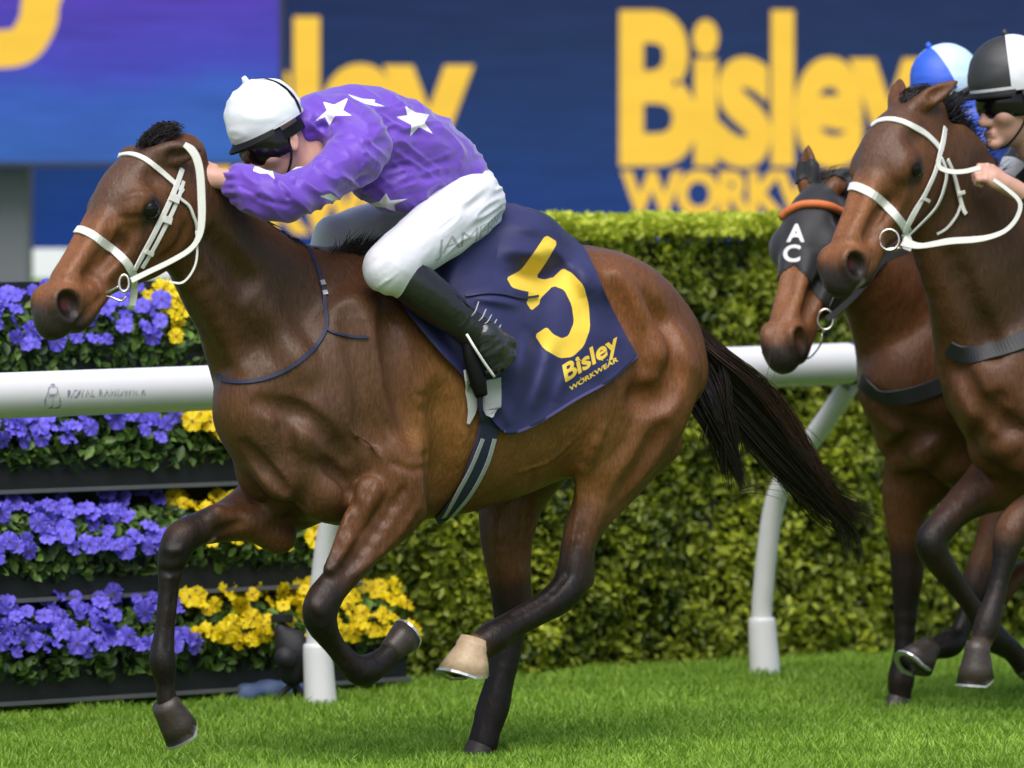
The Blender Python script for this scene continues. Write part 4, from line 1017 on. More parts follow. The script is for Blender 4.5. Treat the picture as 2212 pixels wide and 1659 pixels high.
    for g in (1, -1): s.ell(q(.10, .24 * g, 1.40), (fr1.h, nrm(fr1.l * g * .93 + fr1.u * .3), fr1.u), (.17, .045, .20), .05)
    so_, SV, SQ = clay_obj('saddle', s, .01, M['saddle'], root)
    full = bvh((V, Q), (SV, SQ))
    # number cloth
    def bl(P, n):
        q_ = crom(np.array(P, float), 20); s_ = np.r_[0, np.cumsum(np.linalg.norm(np.diff(q_, axis=0), axis=1))]; tt = np.linspace(0, s_[-1], n)
        return np.stack([np.interp(tt, s_, q_[:, 0]), np.interp(tt, s_, q_[:, 1])], 1)
    NU, NV = 230, 200
    top = bl([(862, 592), (940, 560), (1020, 490), (1089, 440), (1150, 454), (1204, 485), (1262, 533)], NU); bot = bl([(1040, 872), (1070, 915), (1102, 936), (1160, 914), (1244, 862), (1316, 822), (1377, 768)], NU)
    lf = bl([(862, 592), (866, 650), (900, 700), (950, 760), (996, 808), (1040, 872)], NV); rt = bl([(1262, 533), (1288, 586), (1314, 648), (1346, 712), (1377, 768)], NV)
    u = np.linspace(0, 1, NU)[:, None, None]; v = np.linspace(0, 1, NV)[None, :, None]
    G = (1 - v) * top[:, None] + v * bot[:, None] + (1 - u) * lf[None] + u * rt[None] - ((1 - u) * (1 - v) * top[0] + u * (1 - v) * top[-1] + (1 - u) * v * bot[0] + u * v * bot[-1])
    Yg = np.full((NU, NV), np.nan); st = 4
    for i in range(0, NU, st):
        for j in range(0, NV, st):
            h, _ = shoot(full, *G[i, j]); 
            if h is not None: Yg[i, j] = h[1]
    ii = np.arange(0, NU, st); jj = np.arange(0, NV, st); sub = Yg[np.ix_(ii, jj)]
    frameY = np.array([[fr1.p(G[i, j][0], G[i, j][1], .02 + .27 * min(1, (j / NV) * 2.2))[1] for j in jj] for i in ii])
    hit = np.where(np.isnan(sub), frameY, sub); Ys = hit.copy()
    for _ in range(14):
        E_ = np.pad(Ys, 1, mode='edge'); Ys = (E_[:-2, 1:-1] + E_[2:, 1:-1] + E_[1:-1, :-2] + E_[1:-1, 2:]) / 4; Ys = np.minimum(Ys, hit - .002)
    fy = np.array([np.interp(np.arange(NV), jj, row) for row in Ys]); fy = np.array([np.interp(np.arange(NU), ii, c_) for c_ in fy.T]).T
    for _ in range(18):
        E_ = np.pad(fy, 2, mode='reflect', reflect_type='odd'); fy = (E_[:-4, 2:-2] + E_[4:, 2:-2] + E_[2:-2, :-4] + E_[2:-2, 4:] + E_[1:-3, 2:-2] + E_[3:-1, 2:-2] + E_[2:-2, 1:-3] + E_[2:-2, 3:-1]) / 8
    fy -= .004
    uu, vv = np.meshgrid(np.linspace(0, 1, NU), np.linspace(0, 1, NV), indexing='ij')
    g2 = G.reshape(-1, 2)
    def fold(p0, p1, w, d):                                             # soft pleat along a line
        p0, p1 = np.array(p0, float), np.array(p1, float); dd = p1 - p0; h = np.clip(((g2 - p0) @ dd) / (dd @ dd), 0, 1); r = np.linalg.norm(g2 - p0 - h[:, None] * dd, axis=1)
        return 1.7 * d * np.exp(-(r / w) ** 2) * np.sin(np.pi * np.clip(h * .9 + .05, 0, 1))
    disp = .018 + .004 * noise3(np.c_[g2 / 90, np.zeros(len(g2))], 1, 5) 
    for a in (((1075, 540), (1215, 560), 26, .030), ((1100, 620), (1180, 640), 16, .012), ((1150, 690), (1110, 900), 15, .014), ((1195, 740), (1150, 890), 14, .012), ((1080, 840), (1100, 925), 11, .010), ((1180, 520), (1240, 580), 14, .014),
              ((1230, 790), (1200, 870), 14, .010), ((870, 640), (1010, 830), 16, .014), ((1240, 560), (1270, 640), 20, .010), ((1060, 470), (1200, 500), 22, .018), ((1020, 640), (1130, 660), 12, .014), ((1130, 700), (1180, 780), 13, -.010), ((1090, 590), (1175, 600), 10, -.014)):
        disp = disp + fold(*a)
    disp = disp + .006 * noise3(np.c_[g2 / 38, np.zeros(len(g2))], 1, 15)
    Yc = fy.ravel() - disp - .012 * np.clip((uu.ravel() - .85) / .15, 0, 1) * 0
    near = np.array([W(x, y, Y) for (x, y), Y in zip(g2, Yc)])
    idx = np.arange(NU * NV).reshape(NU, NV); Qd = np.stack([idx[:-1, :-1], idx[:-1, 1:], idx[1:, 1:], idx[1:, :-1]], -1).reshape(-1, 4)
    # back layer for thickness and the half that hangs on the far side
    bk_ = near + np.array([0, .004, 0]); rel = near - fr1.O; far = near - 2 * np.outer(rel @ fr1.l - .01, fr1.l)
    n0 = len(near); rim = np.concatenate([idx[:, 0], idx[-1, 1:], idx[::-1, -1][1:], idx[0, ::-1][1:]])
    Rm = np.stack([rim[:-1], rim[1:], rim[1:] + n0, rim[:-1] + n0], -1)
    o = fastmesh('number_cloth', np.vstack([near, bk_, far]), np.concatenate([Qd, Qd[:, ::-1] + n0, Rm, Qd[:, ::-1] + 2 * n0]), M['saddle_cloth']); adopt(o, root)
    five = [[(1179, 507), (1205, 523), (1181, 565), (1158, 598), (1175, 607), (1169, 621), (1148, 631), (1130, 628), (1106, 621), (1094, 600), (1125, 584), (1153, 546)],
            [(1144, 640), (1137, 654), (1148, 671), (1165, 657), (1167, 645), (1195, 617), (1219, 626), (1235, 659), (1240, 696), (1228, 725), (1214, 731), (1195, 722), (1181, 706), (1155, 724), (1174, 753), (1209, 774), (1237, 771), (1261, 748), (1275, 710), (1272, 659), (1261, 617), (1237, 591), (1216, 579), (1191, 603), (1158, 631)]]
    five.append([(1150, 598), (1176, 604), (1198, 598), (1166, 640), (1140, 642), (1144, 622)])
    d = np.full(len(g2), -20.)
    for poly in five:
        pp = np.array(poly, float); q_ = pp.copy()
        for _ in range(1):                                              # one corner-cutting pass
            q_ = np.stack([.86 * q_ + .14 * np.roll(q_, -1, 0), .14 * q_ + .86 * np.roll(q_, -1, 0)], 1).reshape(-1, 2)
        d = np.maximum(d, sd2(g2, poly_segments(q_)))
    def cloth_text(body, org, ux, uy, w_, h_, off, sp=1):
        Vt, Tt = text_tris(body, off, sp); mn, mx = Vt.min(0), Vt.max(0); Vt = (Vt - mn) / (mx - mn)
        P = np.array(org) + np.outer(Vt[:, 0] * w_, nrm(ux)) + np.outer(Vt[:, 1] * h_, nrm(uy)); bb0, bb1 = P.min(0) - 4, P.max(0) + 4
        s_ = ((g2 > bb0) & (g2 < bb1)).all(1); out = np.full(len(g2), -20.); out[s_] = sd2(g2[s_], tris_segments(P, Tt)); return out
    ux, uy = (1.0, -.63), (-.20, -1.0)
    d = np.maximum(d, cloth_text('Bisley', (1224, 838), ux, uy, 138, 50, .028)); d = np.maximum(d, cloth_text('WORKWEAR', (1231, 846), ux, uy, 124, 11, .03))
    ed = np.minimum.reduce([np.linalg.norm(g2[:, None] - p, axis=2).min(1) if False else np.full(len(g2), 99.) for p in (top[:1],)])
    setattrf(o, 'print', np.concatenate([d, d * 0 - 20, d * 0 - 20]))
    # pale cloth binding along the lower edge
    allb = bvh((near, Qd), (V, Q))
    strap('edge_binding', [(1088, 931), (1104, 936), (1160, 914), (1244, 862), (1316, 822), (1376, 769)], 6, allb, M['binding'], o, off=.002, th=.003)
    strap('tie_cord', [(1004, 640), (1040, 637), (1080, 637), (1122, 644), (1160, 640)], 5, allb, nb, o, off=.003, th=.005)
    # white pad, girth with grey stripes and buckle guard
    strap('white_pad', [(1003, 800), (1012, 838), (1018, 880), (1008, 915)], [14, 26, 24, 5], allb, M['white_pad'], root, off=.006, th=.006)
    gp = [(1056, 815), (1056, 870), (1052, 930), (1030, 1000), (1002, 1055), (968, 1098), (950, 1118)]
    strap('girth', gp, [58, 58, 56, 54, 48, 42, 30], allb, nb, root, off=.007, th=.007)
    ga = bvh((V, Q))
    strap('girth_buckle_guard', [(1057, 815), (1058, 855), (1057, 897)], 46, allb, M['grey_stripe'], root, off=.015, th=.006)
    strap('girth_stripe', [(1037, 945), (1012, 1005), (982, 1062), (955, 1108)], 11, allb, M['grey_stripe'], root, off=.0155, th=.002)
    strap('girth_stripe', [(1062, 945), (1045, 1000), (1012, 1060), (972, 1108)], 12, allb, M['grey_stripe'], root, off=.0155, th=.002)
    return root, T, V, Q, tree, allb
H1 = horse_one()

# ---- the two runners behind
def simple_coat(fr, T, k, legs):
    sp = [(fr.q(.1, .2, 1.0), fr.q(-.35, .2, 1.0), .16, GOLD, .25, .4), (fr.q(.62, .1, 1.25), fr.q(.72, .1, 1.05), .22, (.085, .036, .016), .2, .8)]
    return sp + face_spots(T, k) + [(fr.p(*A), fr.p(*B), .075, DARK, .07, .97) for A, B in legs]
HINDN = [(-.55, .13, 1.25, .19), (-.45, .15, 1.02, .14), (-.42, .15, .86, .085), (-.55, .14, .66, .055), (-.63, .14, .54, .05), (-.56, .14, .36, .033), (-.50, .14, .2, .038), (-.44, .14, .10, .032)]
HINDF = [(-.55, -.13, 1.25, .19), (-.35, -.15, 1.0, .14), (-.22, -.15, .86, .085), (-.18, -.14, .70, .055), (-.20, -.14, .60, .05), (.02, -.14, .48, .033), (.16, -.14, .42, .038), (.23, -.14, .34, .032)]
def rear(c, fr, root):
    qleg(c, fr, HINDN); qleg(c, fr, HINDF)
    hoof(root, fr.q(-.44, .14, .10), fr.q(-.40, .14, .02), fr.h, .045, .058, M['hoof_dark']); hoof(root, fr.q(.24, -.14, .33), fr.q(.29, -.14, .27), fr.h, .045, .058, M['hoof_dark'])
def rear_tail(fr, root, seed):
    R_ = random.Random(seed); cur = []
    for _ in range(350):
        j = np.array([R_.gauss(0, 1), R_.gauss(0, 1), R_.gauss(0, 1)])
        cur.append([fr.q(-.84, 0, 1.38) + j * .012, fr.q(-1.0, 0, 1.42) + j * .03, fr.q(-1.2, 0, 1.2) + j * .04, fr.q(-1.4, 0, .95) + j * .05 * R_.random()])
    strands('tail', cur, M['hair'], root, .003)
def barrel_tack(fr, root, V, Q, tree):
    """plain number cloth, saddle and girth as stacked shells over the back"""
    s = Clay(); q = fr.q
    s.loft([q(.27, 0, 1.55), q(.15, 0, 1.585), q(-.05, 0, 1.60), q(-.22, 0, 1.62), q(-.34, 0, 1.60)], [fr.u] * 5, [fr.l] * 5, [.05, .085, .10, .11, .06], [.10, .16, .19, .18, .10], 3, .03)
    clay_obj('saddle', s, .012, M['saddle'], root)
    for nm, a0, a1, b0, m, grow in (('number_cloth', .2, -.42, .98, M['navy_strap'], .028), ('girth', .30, .20, .75, M['black_strap'], .018)):
        Vv, Fc = [], []; K = 40; A = np.linspace(a0, a1, 8)
        for a in A:
            zt = np.interp(-a, [-s_[0] for s_ in STN][::-1], [s_[1] for s_ in STN][::-1]) if False else np.interp(a, [s_[0] for s_ in STN], [s_[1] for s_ in STN]); zb = np.interp(a, [s_[0] for s_ in STN], [s_[2] for s_ in STN]); hw = np.interp(a, [s_[0] for s_ in STN], [s_[3] for s_ in STN])
            for j in range(K):
                ph = -2.05 + 4.1 * j / (K - 1) if nm == 'number_cloth' else -math.pi + 2 * math.pi * j / (K - 1)
                up = .05 if (nm == 'number_cloth' and abs(ph) < 1.0) else 0
                Vv.append(q(a, math.sin(ph) * (hw + grow + .02 + up * .4), (zt + zb) / 2 + math.cos(ph) * ((zt - zb) / 2 + grow + up + .01)))
        for i in range(7):
            for j in range(K - 1): Fc.append((i * K + j, i * K + j + 1, i * K + K + j + 1, i * K + K + j))
        adopt(mesh(nm, Vv, Fc, m), root)

fr2 = Frame(2.22, 27.15, 40); fr3 = Frame(1.95, 27.85, 40)
def horse_two():
    fr = fr2; root = empty('horse', fr.O); tag(root, 'brown bay racehorse in white bridle at the right edge, ears out sideways', 'horse')
    c = Clay(); torso(c, fr); L = .66; k = L / .62
    poll = fr.p(1968, 238, 0); T, ax, dor, lat = head_frame(poll, 47, 50, L)
    head(c, T, ax, dor, lat, L, [((.83, .15, .50), (.1, .9, -.1)), ((.12, .75, .55), (.3, .6, -.5))], (.150, .030))
    neck(c, fr, [((2030, 232), (1992, 470)), ((2070, 290), (2040, 555)), ((2125, 375), (2084, 690)), ((2205, 460), (2096, 800)), ((2290, 520), (2110, 930)), ((2360, 560), (2170, 1010))], [.07, .08, .105, .135, .165, .18])
    leg(c, fr, [(2230, 985, -.13, 105), (2150, 1040, -.16, 66), (2085, 1085, -.17, 44), (2030, 1140, -.17, 36), (2010, 1172, -.17, 36), (2030, 1215, -.17, 30), (2070, 1270, -.17, 25), (2105, 1320, -.17, 25), (2140, 1372, -.17, 31), (2185, 1405, -.17, 25), (2215, 1440, -.17, 28)])
    leg(c, fr, [(2400, 960, .17, 100), (2350, 1030, .19, 62), (2280, 1075, .19, 46), (2220, 1105, .19, 39), (2185, 1150, .19, 38), (2168, 1220, .19, 29), (2150, 1290, .19, 25), (2132, 1345, .19, 30), (2122, 1375, .19, 29), (2114, 1400, .19, 24)])
    c.cone(fr.p(2085, 770, -.1), fr.p(2160, 1000, -.06), .03, .03, .05)
    rear(c, fr, root)
    lg = [((2100, 1075, -.17), (2010, 1172, -.17)), ((2010, 1172, -.17), (2140, 1372, -.17)), ((2140, 1372, -.17), (2215, 1440, -.17)), ((2230, 1100, .19), (2168, 1220, .19)), ((2168, 1220, .19), (2122, 1375, .19))]
    sp = simple_coat(fr, T, k, lg) + [(fr.p(2080, 420), fr.p(2130, 620), .22, (.048, .026, .014), .22, .9)]
    sp += [(T(.635, .01, -.105), T(.60, .045, -.115), .018 * k, (.40, .36, .34), .02, .75), (fr.p(2118, 1395, .19), fr.p(2112, 1412, .19), .035, (.30, .21, .14), .03, .85)]
    sc = [([(2100, 960), (2130, 900), (2160, 860)], .012, -.010, .04), ([(2075, 800), (2120, 880), (2200, 930)], .014, -.008, .05), ([(2140, 980), (2190, 960)], .03, .012, .03), ([(1930, 430), (1915, 470), (1890, 500)], .006, .005, .012), ([(1985, 440), (1955, 500)], .006, .004, .012), ([(2060, 560), (2110, 680), (2150, 760)], .014, -.006, .06)]
    V, Q = finish(root, c, .0075, sp, sculpt=sc); eyes(root, T, L); tree = bvh((V, Q))
    hoof(root, fr.p(2113, 1404, .19), fr.p(2108, 1480, .19), (-.9, -.5, .1), .043, .062, M['hoof_dark']); hoof(root, fr.p(2215, 1436, -.17), fr.p(2250, 1452, -.17), (-.3, -.3, -.9), .043, .056, M['hoof_dark'])
    R_ = random.Random(5); cur = []
    for _ in range(900):                                             # forelock lying back between the ears
        A = T(R_.uniform(-.03, .07), R_.uniform(-.05, .05), .028); e = R_.uniform(.5, 1)
        tip = fr.p(R_.uniform(1990, 2075), 172 + abs(R_.gauss(0, 22)) + R_.uniform(0, 22), R_.uniform(-.04, .05))
        cur.append([A, (A + tip) / 2 + np.array([-.03, 0, .035]) * R_.uniform(.5, 1.2), A + (tip - A) * e])
    strands('forelock', cur, M['hair'], root, .002)
    cur = []; crest = crom([(2040, 225), (2070, 275), (2110, 345), (2150, 410), (2210, 465), (2280, 515)], 12)
    for _ in range(1500):
        x, y = crest[min(int(R_.random() * len(crest)), len(crest) - 1)]; A = fr.p(x + R_.uniform(-6, 6), y + R_.uniform(-2, 14), R_.uniform(-.03, .02)); ln = R_.uniform(.06, .13)
        d = nrm(-fr.h * R_.uniform(.5, 1) + fr.u * R_.uniform(-.2, .55) - fr.l * R_.uniform(0, .6)); cur.append([A, A + d * ln * .5 + [0, 0, .015], A + d * ln])
    strands('mane', cur, M['hair'], root, .0022)
    wl = M['white_leather']
    strap('browband', [(1884, 272), (1900, 262), (1925, 259), (1955, 266), (1991, 284), (2018, 308), (2034, 328)], 14, tree, wl, root)
    strap('cheek_strap', [(2038, 276), (2034, 305), (2027, 333), (2016, 374), (1992, 424), (1968, 467), (1951, 500)], [14, 14, 12, 10, 11, 14, 14], tree, wl, root, off=.006)
    strap('cheek_strap', [(2027, 342), (2036, 365), (2036, 390), (2019, 439), (1984, 478), (1955, 505)], 8, tree, wl, root, off=.012)
    strap('noseband', [(1820, 440), (1824, 424), (1832, 408), (1850, 403), (1885, 420), (1920, 450), (1944, 478), (1962, 502)], 20, tree, wl, root)
    yr = T(.30, .16, -.1)[1] - .03
    strap('rein', [(1950, 520), (1968, 528), (1995, 531), (2051, 521), (2100, 518), (2138, 512), (2174, 497), (2198, 468), (2203, 436), (2174, 408), (2146, 388)], [26, 18, 12, 15, 15, 12, 10, 10, 10, 9, 9], None, wl, root, Yfree=yr)
    strap('rein', [(2118, 362), (2085, 370), (2055, 371), (2030, 362), (2027, 345)], 11, None, wl, root, Yfree=yr + .05)
    strap('rein_end', [(2040, 345), (2054, 378), (2067, 422), (2076, 452), (2082, 462)], 10, tree, wl, root, off=.012)
    strap('rein_end', [(2071, 440), (2062, 466), (2042, 492), (2022, 504)], 5, tree, wl, root, off=.012)
    strap('keeper', [(1984, 425), (2000, 432)], 8, tree, wl, root, off=.015, n=3); strap('keeper', [(2060, 418), (2076, 414)], 8, tree, wl, root, off=.018, n=3)
    strap('chin_strap', [(1952, 500), (1962, 525), (1958, 540)], 20, tree, wl, root, off=.006)
    rc_ = W(1921, 518, yr + .03); tube('bit_ring', [rc_ + np.array([math.cos(a) * .032, .006 * math.sin(a), math.sin(a) * .034]) for a in np.linspace(0, 2 * math.pi, 21)], [.004] * 21, M['steel'], root, 8, caps=False, n=2)
    tube('bit_bar', [W(1893, 546, yr + .05), W(1918, 538, yr + .04), W(1945, 536, yr + .03)], [.005] * 3, M['steel'], root, 8)
    strap('breast_strap', [(2050, 750), (2062, 758), (2085, 766), (2120, 766), (2160, 756), (2205, 738), (2260, 715), (2320, 690)], 40, tree, M['black_strap'], root, off=.006, th=.006, wobble=10)
    barrel_tack(fr, root, V, Q, tree); rear_tail(fr, root, 11)
    return T, tree, V, Q
H2 = horse_two()
def horse_three():
    fr = fr3; root = empty('horse', fr.O); tag(root, 'bay racehorse wearing a black hood with orange roll, beside the rail', 'horse')
    c = Clay(); torso(c, fr); L = .66; k = L / .62
    poll = fr.p(1778, 418, 0); T, ax, dor, lat = head_frame(poll, 66, 48, L, -4)
    head(c, T, ax, dor, lat, L, [((.62, .3, .35), (.3, .9, -.1)), ((.02, .05, 1), (.5, .85, .05))], (.15, .036))
    neck(c, fr, [((1815, 425), (1792, 600)), ((1872, 470), (1848, 650)), ((1950, 540), (1892, 745)), ((2035, 590), (1908, 850)), ((2110, 620), (1940, 980)), ((2170, 640), (2010, 1040))], [.07, .085, .11, .14, .165, .18])
    leg(c, fr, [(2010, 985, -.13, 105), (1962, 1070, -.16, 60), (1958, 1150, -.17, 44), (1960, 1215, -.17, 38), (1960, 1250, -.17, 37), (1957, 1300, -.17, 30), (1953, 1400, -.17, 26), (1947, 1465, -.17, 31), (1944, 1500, -.17, 26), (1943, 1515, -.17, 27)])
    leg(c, fr, [(2200, 1000, .17, 95), (2180, 1100, .19, 62), (2145, 1180, .19, 44), (2118, 1240, .19, 36), (2110, 1275, .19, 36), (2095, 1320, .19, 28), (2070, 1372, .19, 25), (2050, 1392, .19, 30), (2020, 1400, .19, 25), (2005, 1408, .19, 27)])
    rear(c, fr, root)
    lg = [((1958, 1200, -.17), (1953, 1400, -.17)), ((1953, 1400, -.17), (1943, 1515, -.17)), ((2115, 1265, .19), (2050, 1392, .19)), ((2050, 1392, .19), (1990, 1412, .19))]
    sp = simple_coat(fr, T, k, lg) + [(T(.40, 0, 0), T(.55, 0, -.04), .06 * k, (.20, .085, .035), .07, .8), (T(.58, 0, -.02), T(.59, 0, -.02), .03 * k, (.22, .12, .07), .05, .6), (fr.p(1900, 960, -.1), fr.p(1960, 1110, -.15), .10, (.15, .058, .022), .12, .7)]
    sc = [([(1905, 1000), (1950, 960), (2000, 940)], .012, -.012, .04), ([(1890, 860), (1930, 900), (2010, 930)], .014, -.008, .05), ([(1930, 1010), (1985, 1000)], .03, .012, .03)]
    V, Q = finish(root, c, .0078, sp, sculpt=sc); eyes(root, T, L); tree = bvh((V, Q))
    hoof(root, fr.p(1943, 1512, -.17), fr.p(1934, 1545, -.17), (-.9, -.5, .1), .043, .054, M['hoof_dark']); hoof(root, fr.p(2006, 1404, .19), fr.p(1972, 1442, .19), (-.7, -.3, .45), .045, .068, M['hoof_dark'])
    # hood: shell over the face, cut to the hood's outline
    N_ = vnormals(V, Q)
    loc = np.array([[np.dot(v - poll, a_) for a_ in (ax, lat, dor)] for v in V]) / k
    inside = (loc[:, 0] > -.07) & (loc[:, 0] < .335 + .8 * np.abs(loc[:, 1])) & (loc[:, 0] < .46 - .0 * loc[:, 1]) & (loc[:, 2] < .14) & (loc[:, 2] > -.26) & (np.abs(loc[:, 1]) < .2)
    dist_ear = np.minimum(np.linalg.norm(V - T(-.005, .048, .022), axis=1), np.linalg.norm(V - T(-.005, -.048, .022), axis=1)); inside &= (dist_ear > .035)
    edge = np.clip((.335 + .8 * np.abs(loc[:, 1]) - loc[:, 0]) / .02, 0, 1)
    fq = inside[Q].all(1); used = np.unique(Q[fq]); mp = -np.ones(len(V), int); mp[used] = np.arange(len(used))
    HV = V[used] + N_[used] * (.004 + .003 * edge[used])[:, None]; HQ = mp[Q[fq]]
    o = fastmesh('hood', HV, HQ, M['hood']); adopt(o, root)
    px = toppx(HV); d = np.full(len(HV), -20.)
    for ch, x0, x1, y0, y1 in (('A', 1698, 1738, 483, 523), ('C', 1690, 1728, 528, 566)):
        Vt, Tt = text_tris(ch, .03); mn, mx = Vt.min(0), Vt.max(0); Vt = (Vt - mn) / (mx - mn)
        P = np.stack([x0 + Vt[:, 0] * (x1 - x0) + 3 * Vt[:, 1], y1 + Vt[:, 1] * (y0 - y1)], 1); s_ = (px[:, 0] > x0 - 8) & (px[:, 0] < x1 + 8) & (px[:, 1] > y0 - 8) & (px[:, 1] < y1 + 8) & (N_[used][:, 1] < .2)
        if s_.any(): d[s_] = np.maximum(d[s_], sd2(px[s_], tris_segments(P, Tt)))
    setattrf(o, 'print', d)
    ht = bvh((HV, HQ), (V, Q))
    def rollpath(pts, r): 
        out = []
        for x, y in crom(np.array(pts, float), 6):
            h, n = shoot(ht, x, y)
            if h is not None: out.append(h + n * r * .6)
        return out
    tube('orange_roll', rollpath([(1692, 474), (1705, 460), (1730, 447), (1757, 444), (1785, 447), (1812, 456), (1830, 470)], .014), [.014] * len(rollpath([(1692, 474), (1705, 460), (1730, 447), (1757, 444), (1785, 447), (1812, 456), (1830, 470)], .014)), M['orange'], root, 14, n=1)
    # eye cups
    for g in (1, -1):
        cc = T(.21, .10 * g, -.03); cc2 = Clay(); cc2.ell(cc + lat * g * .012, (ax, lat, dor), (.052, .034, .052), .01); cc2.ell(cc + lat * g * .03 - dor * .0 + ax * .045, (ax, lat, dor), (.045, .030, .040), .01, -1)
        clay_obj('eye_cup', cc2, .005, M['hood'] if False else M['black_strap'], root)
    yr = T(.35, .12, -.1)[1] - .02
    bs = M['black_strap']
    strap('cheek_strap', [(1840, 560), (1815, 610), (1790, 660), (1782, 680)], 14, ht, bs, root, off=.006)
    strap('noseband', [(1654, 655), (1680, 640), (1720, 645), (1760, 668), (1785, 690)], 12, ht, bs, root, off=.004) if False else None
    strap('rein', [(1786, 690), (1815, 668), (1850, 635), (1880, 600), (1905, 565), (1960, 540), (2040, 500)], 14, None, bs, root, Yfree=yr)
    rc_ = W(1783, 690, yr); tube('bit_ring', [rc_ + np.array([math.cos(a) * .026, .006 * math.sin(a), math.sin(a) * .034]) for a in np.linspace(0, 2 * math.pi, 21)], [.004] * 21, M['steel'], root, 8, caps=False, n=2)
    tube('bit_bar', [W(1742, 722, yr + .06), W(1760, 717, yr + .03), W(1782, 716, yr)], [.005] * 3, M['steel'], root, 8)
    tube('bit_bar', [W(1728, 776, yr + .05), W(1750, 772, yr + .03), W(1772, 745, yr), W(1776, 720, yr)], [.003] * 4, M['steel'], root, 8)
    strap('breast_strap', [(1864, 822), (1872, 832), (1895, 850), (1930, 860), (1975, 852), (2020, 838), (2060, 820), (2110, 800)], 36, tree, bs, root, off=.006, th=.006, wobble=10)
    R_ = random.Random(9); cur = []
    for _ in range(400):
        A = T(R_.uniform(-.04, .03), R_.uniform(-.03, .03), .03); cur.append([A, A + np.array([R_.uniform(-.01, .03), 0, R_.uniform(.01, .05)]), A + np.array([R_.uniform(.0, .09), R_.uniform(0, .05), R_.uniform(-.01, .05)])])
    crest = crom([(1815, 415), (1872, 462), (1950, 530), (2035, 580), (2110, 612)], 12)
    for _ in range(900):
        x, y = crest[min(int(R_.random() * len(crest)), len(crest) - 1)]; A = fr.p(x, y + R_.uniform(-2, 12), R_.uniform(-.03, .02)); ln = R_.uniform(.06, .12)
        d_ = nrm(-fr.h * R_.uniform(.5, 1) + fr.u * R_.uniform(-.2, .5)); cur.append([A, A + d_ * ln * .5 + [0, 0, .015], A + d_ * ln])
    strands('mane', cur, M['hair'], root, .0022)
    barrel_tack(fr, root, V, Q, tree); rear_tail(fr, root, 12)
    return T, tree
H3 = horse_three()

# ------------------------------------------------------------------ jockeys
def arcgrid(c, f, l, u, R, a0, a1, e0, e1, n, m, bulge=None):
    """patch of an ellipsoid: azimuth from f towards l, elevation towards u"""
    V = []
    for i in range(n + 1):
        for j in range(m + 1):
            a, e = a0 + (a1 - a0) * i / n, e0 + (e1 - e0) * j / m
            p = np.array([R[0] * math.cos(e) * math.cos(a), R[1] * math.cos(e) * math.sin(a), R[2] * math.sin(e)])
            k = 1 + (bulge(i / n, j / m) if bulge else 0); p = p * k
            V.append(c + f * p[0] + l * p[1] + u * p[2])
    return np.array(V), np.array([(i * (m + 1) + j, (i + 1) * (m + 1) + j, (i + 1) * (m + 1) + j + 1, i * (m + 1) + j + 1) for i in range(n) for j in range(m)])
def skull_cap(root, c, f, l, u, R, mats, panels=None, dip=-.18, wr=.012, nub=True):
    n, m = 72, 30; T2 = 2 * math.pi
    V, Q = arcgrid(c, f, l, u, R, 0, T2, -.20, math.pi / 2, n, m)
    V = V + (V - c) / np.linalg.norm(V - c, axis=1)[:, None] * (wr * noise3(V, 13, 4) * .28 + wr * .30 * (1 - 2 * np.abs(noise3(V * [1, 1, 2.6], 13, 6))))[:, None]
    mi = None
    if panels: mi = [panels((i // m + .5) / n) for i in range(len(Q))]
    o = mesh('cap', V, Q, None, None, mats=mats, mi=mi); adopt(o, root)
    V2, Q2 = arcgrid(c, f, l, u, np.array(R) * 1.015, 0, T2, -.28, -.18, n, 3); adopt(mesh('cap_band', V2, Q2, mats[-1] if panels else mats[0]), root)
    if nub: tube('cap_button', [c + u * (R[2] - .004) + f * .0, c + u * (R[2] + .018)], [.013, .007], mats[0], root, 10, n=1)
    return o
def peak(root, c, f, l, u, R, mat):
    V = []; n, m = 18, 4
    for i in range(n + 1):
        a = -1.15 + 2.3 * i / n
        for j in range(m + 1):
            e = j / m; ext = .030 * math.cos(a * 1.1) * e; p = f * (R[0] * math.cos(a) + ext) + l * (R[1] * math.sin(a)) * (1 + .04 * e) + u * (-R[2] * .25 - .016 * e)
            V.append(c + p)
    Q = [(i * (m + 1) + j, (i + 1) * (m + 1) + j, (i + 1) * (m + 1) + j + 1, i * (m + 1) + j + 1) for i in range(n) for j in range(m)]
    V = np.array(V); n0 = len(V); V2 = np.vstack([V, V - u * .005]); Q = np.array(Q); adopt(mesh('peak', V2, np.vstack([Q, Q[:, ::-1] + n0])), root).data.materials.append(mat)
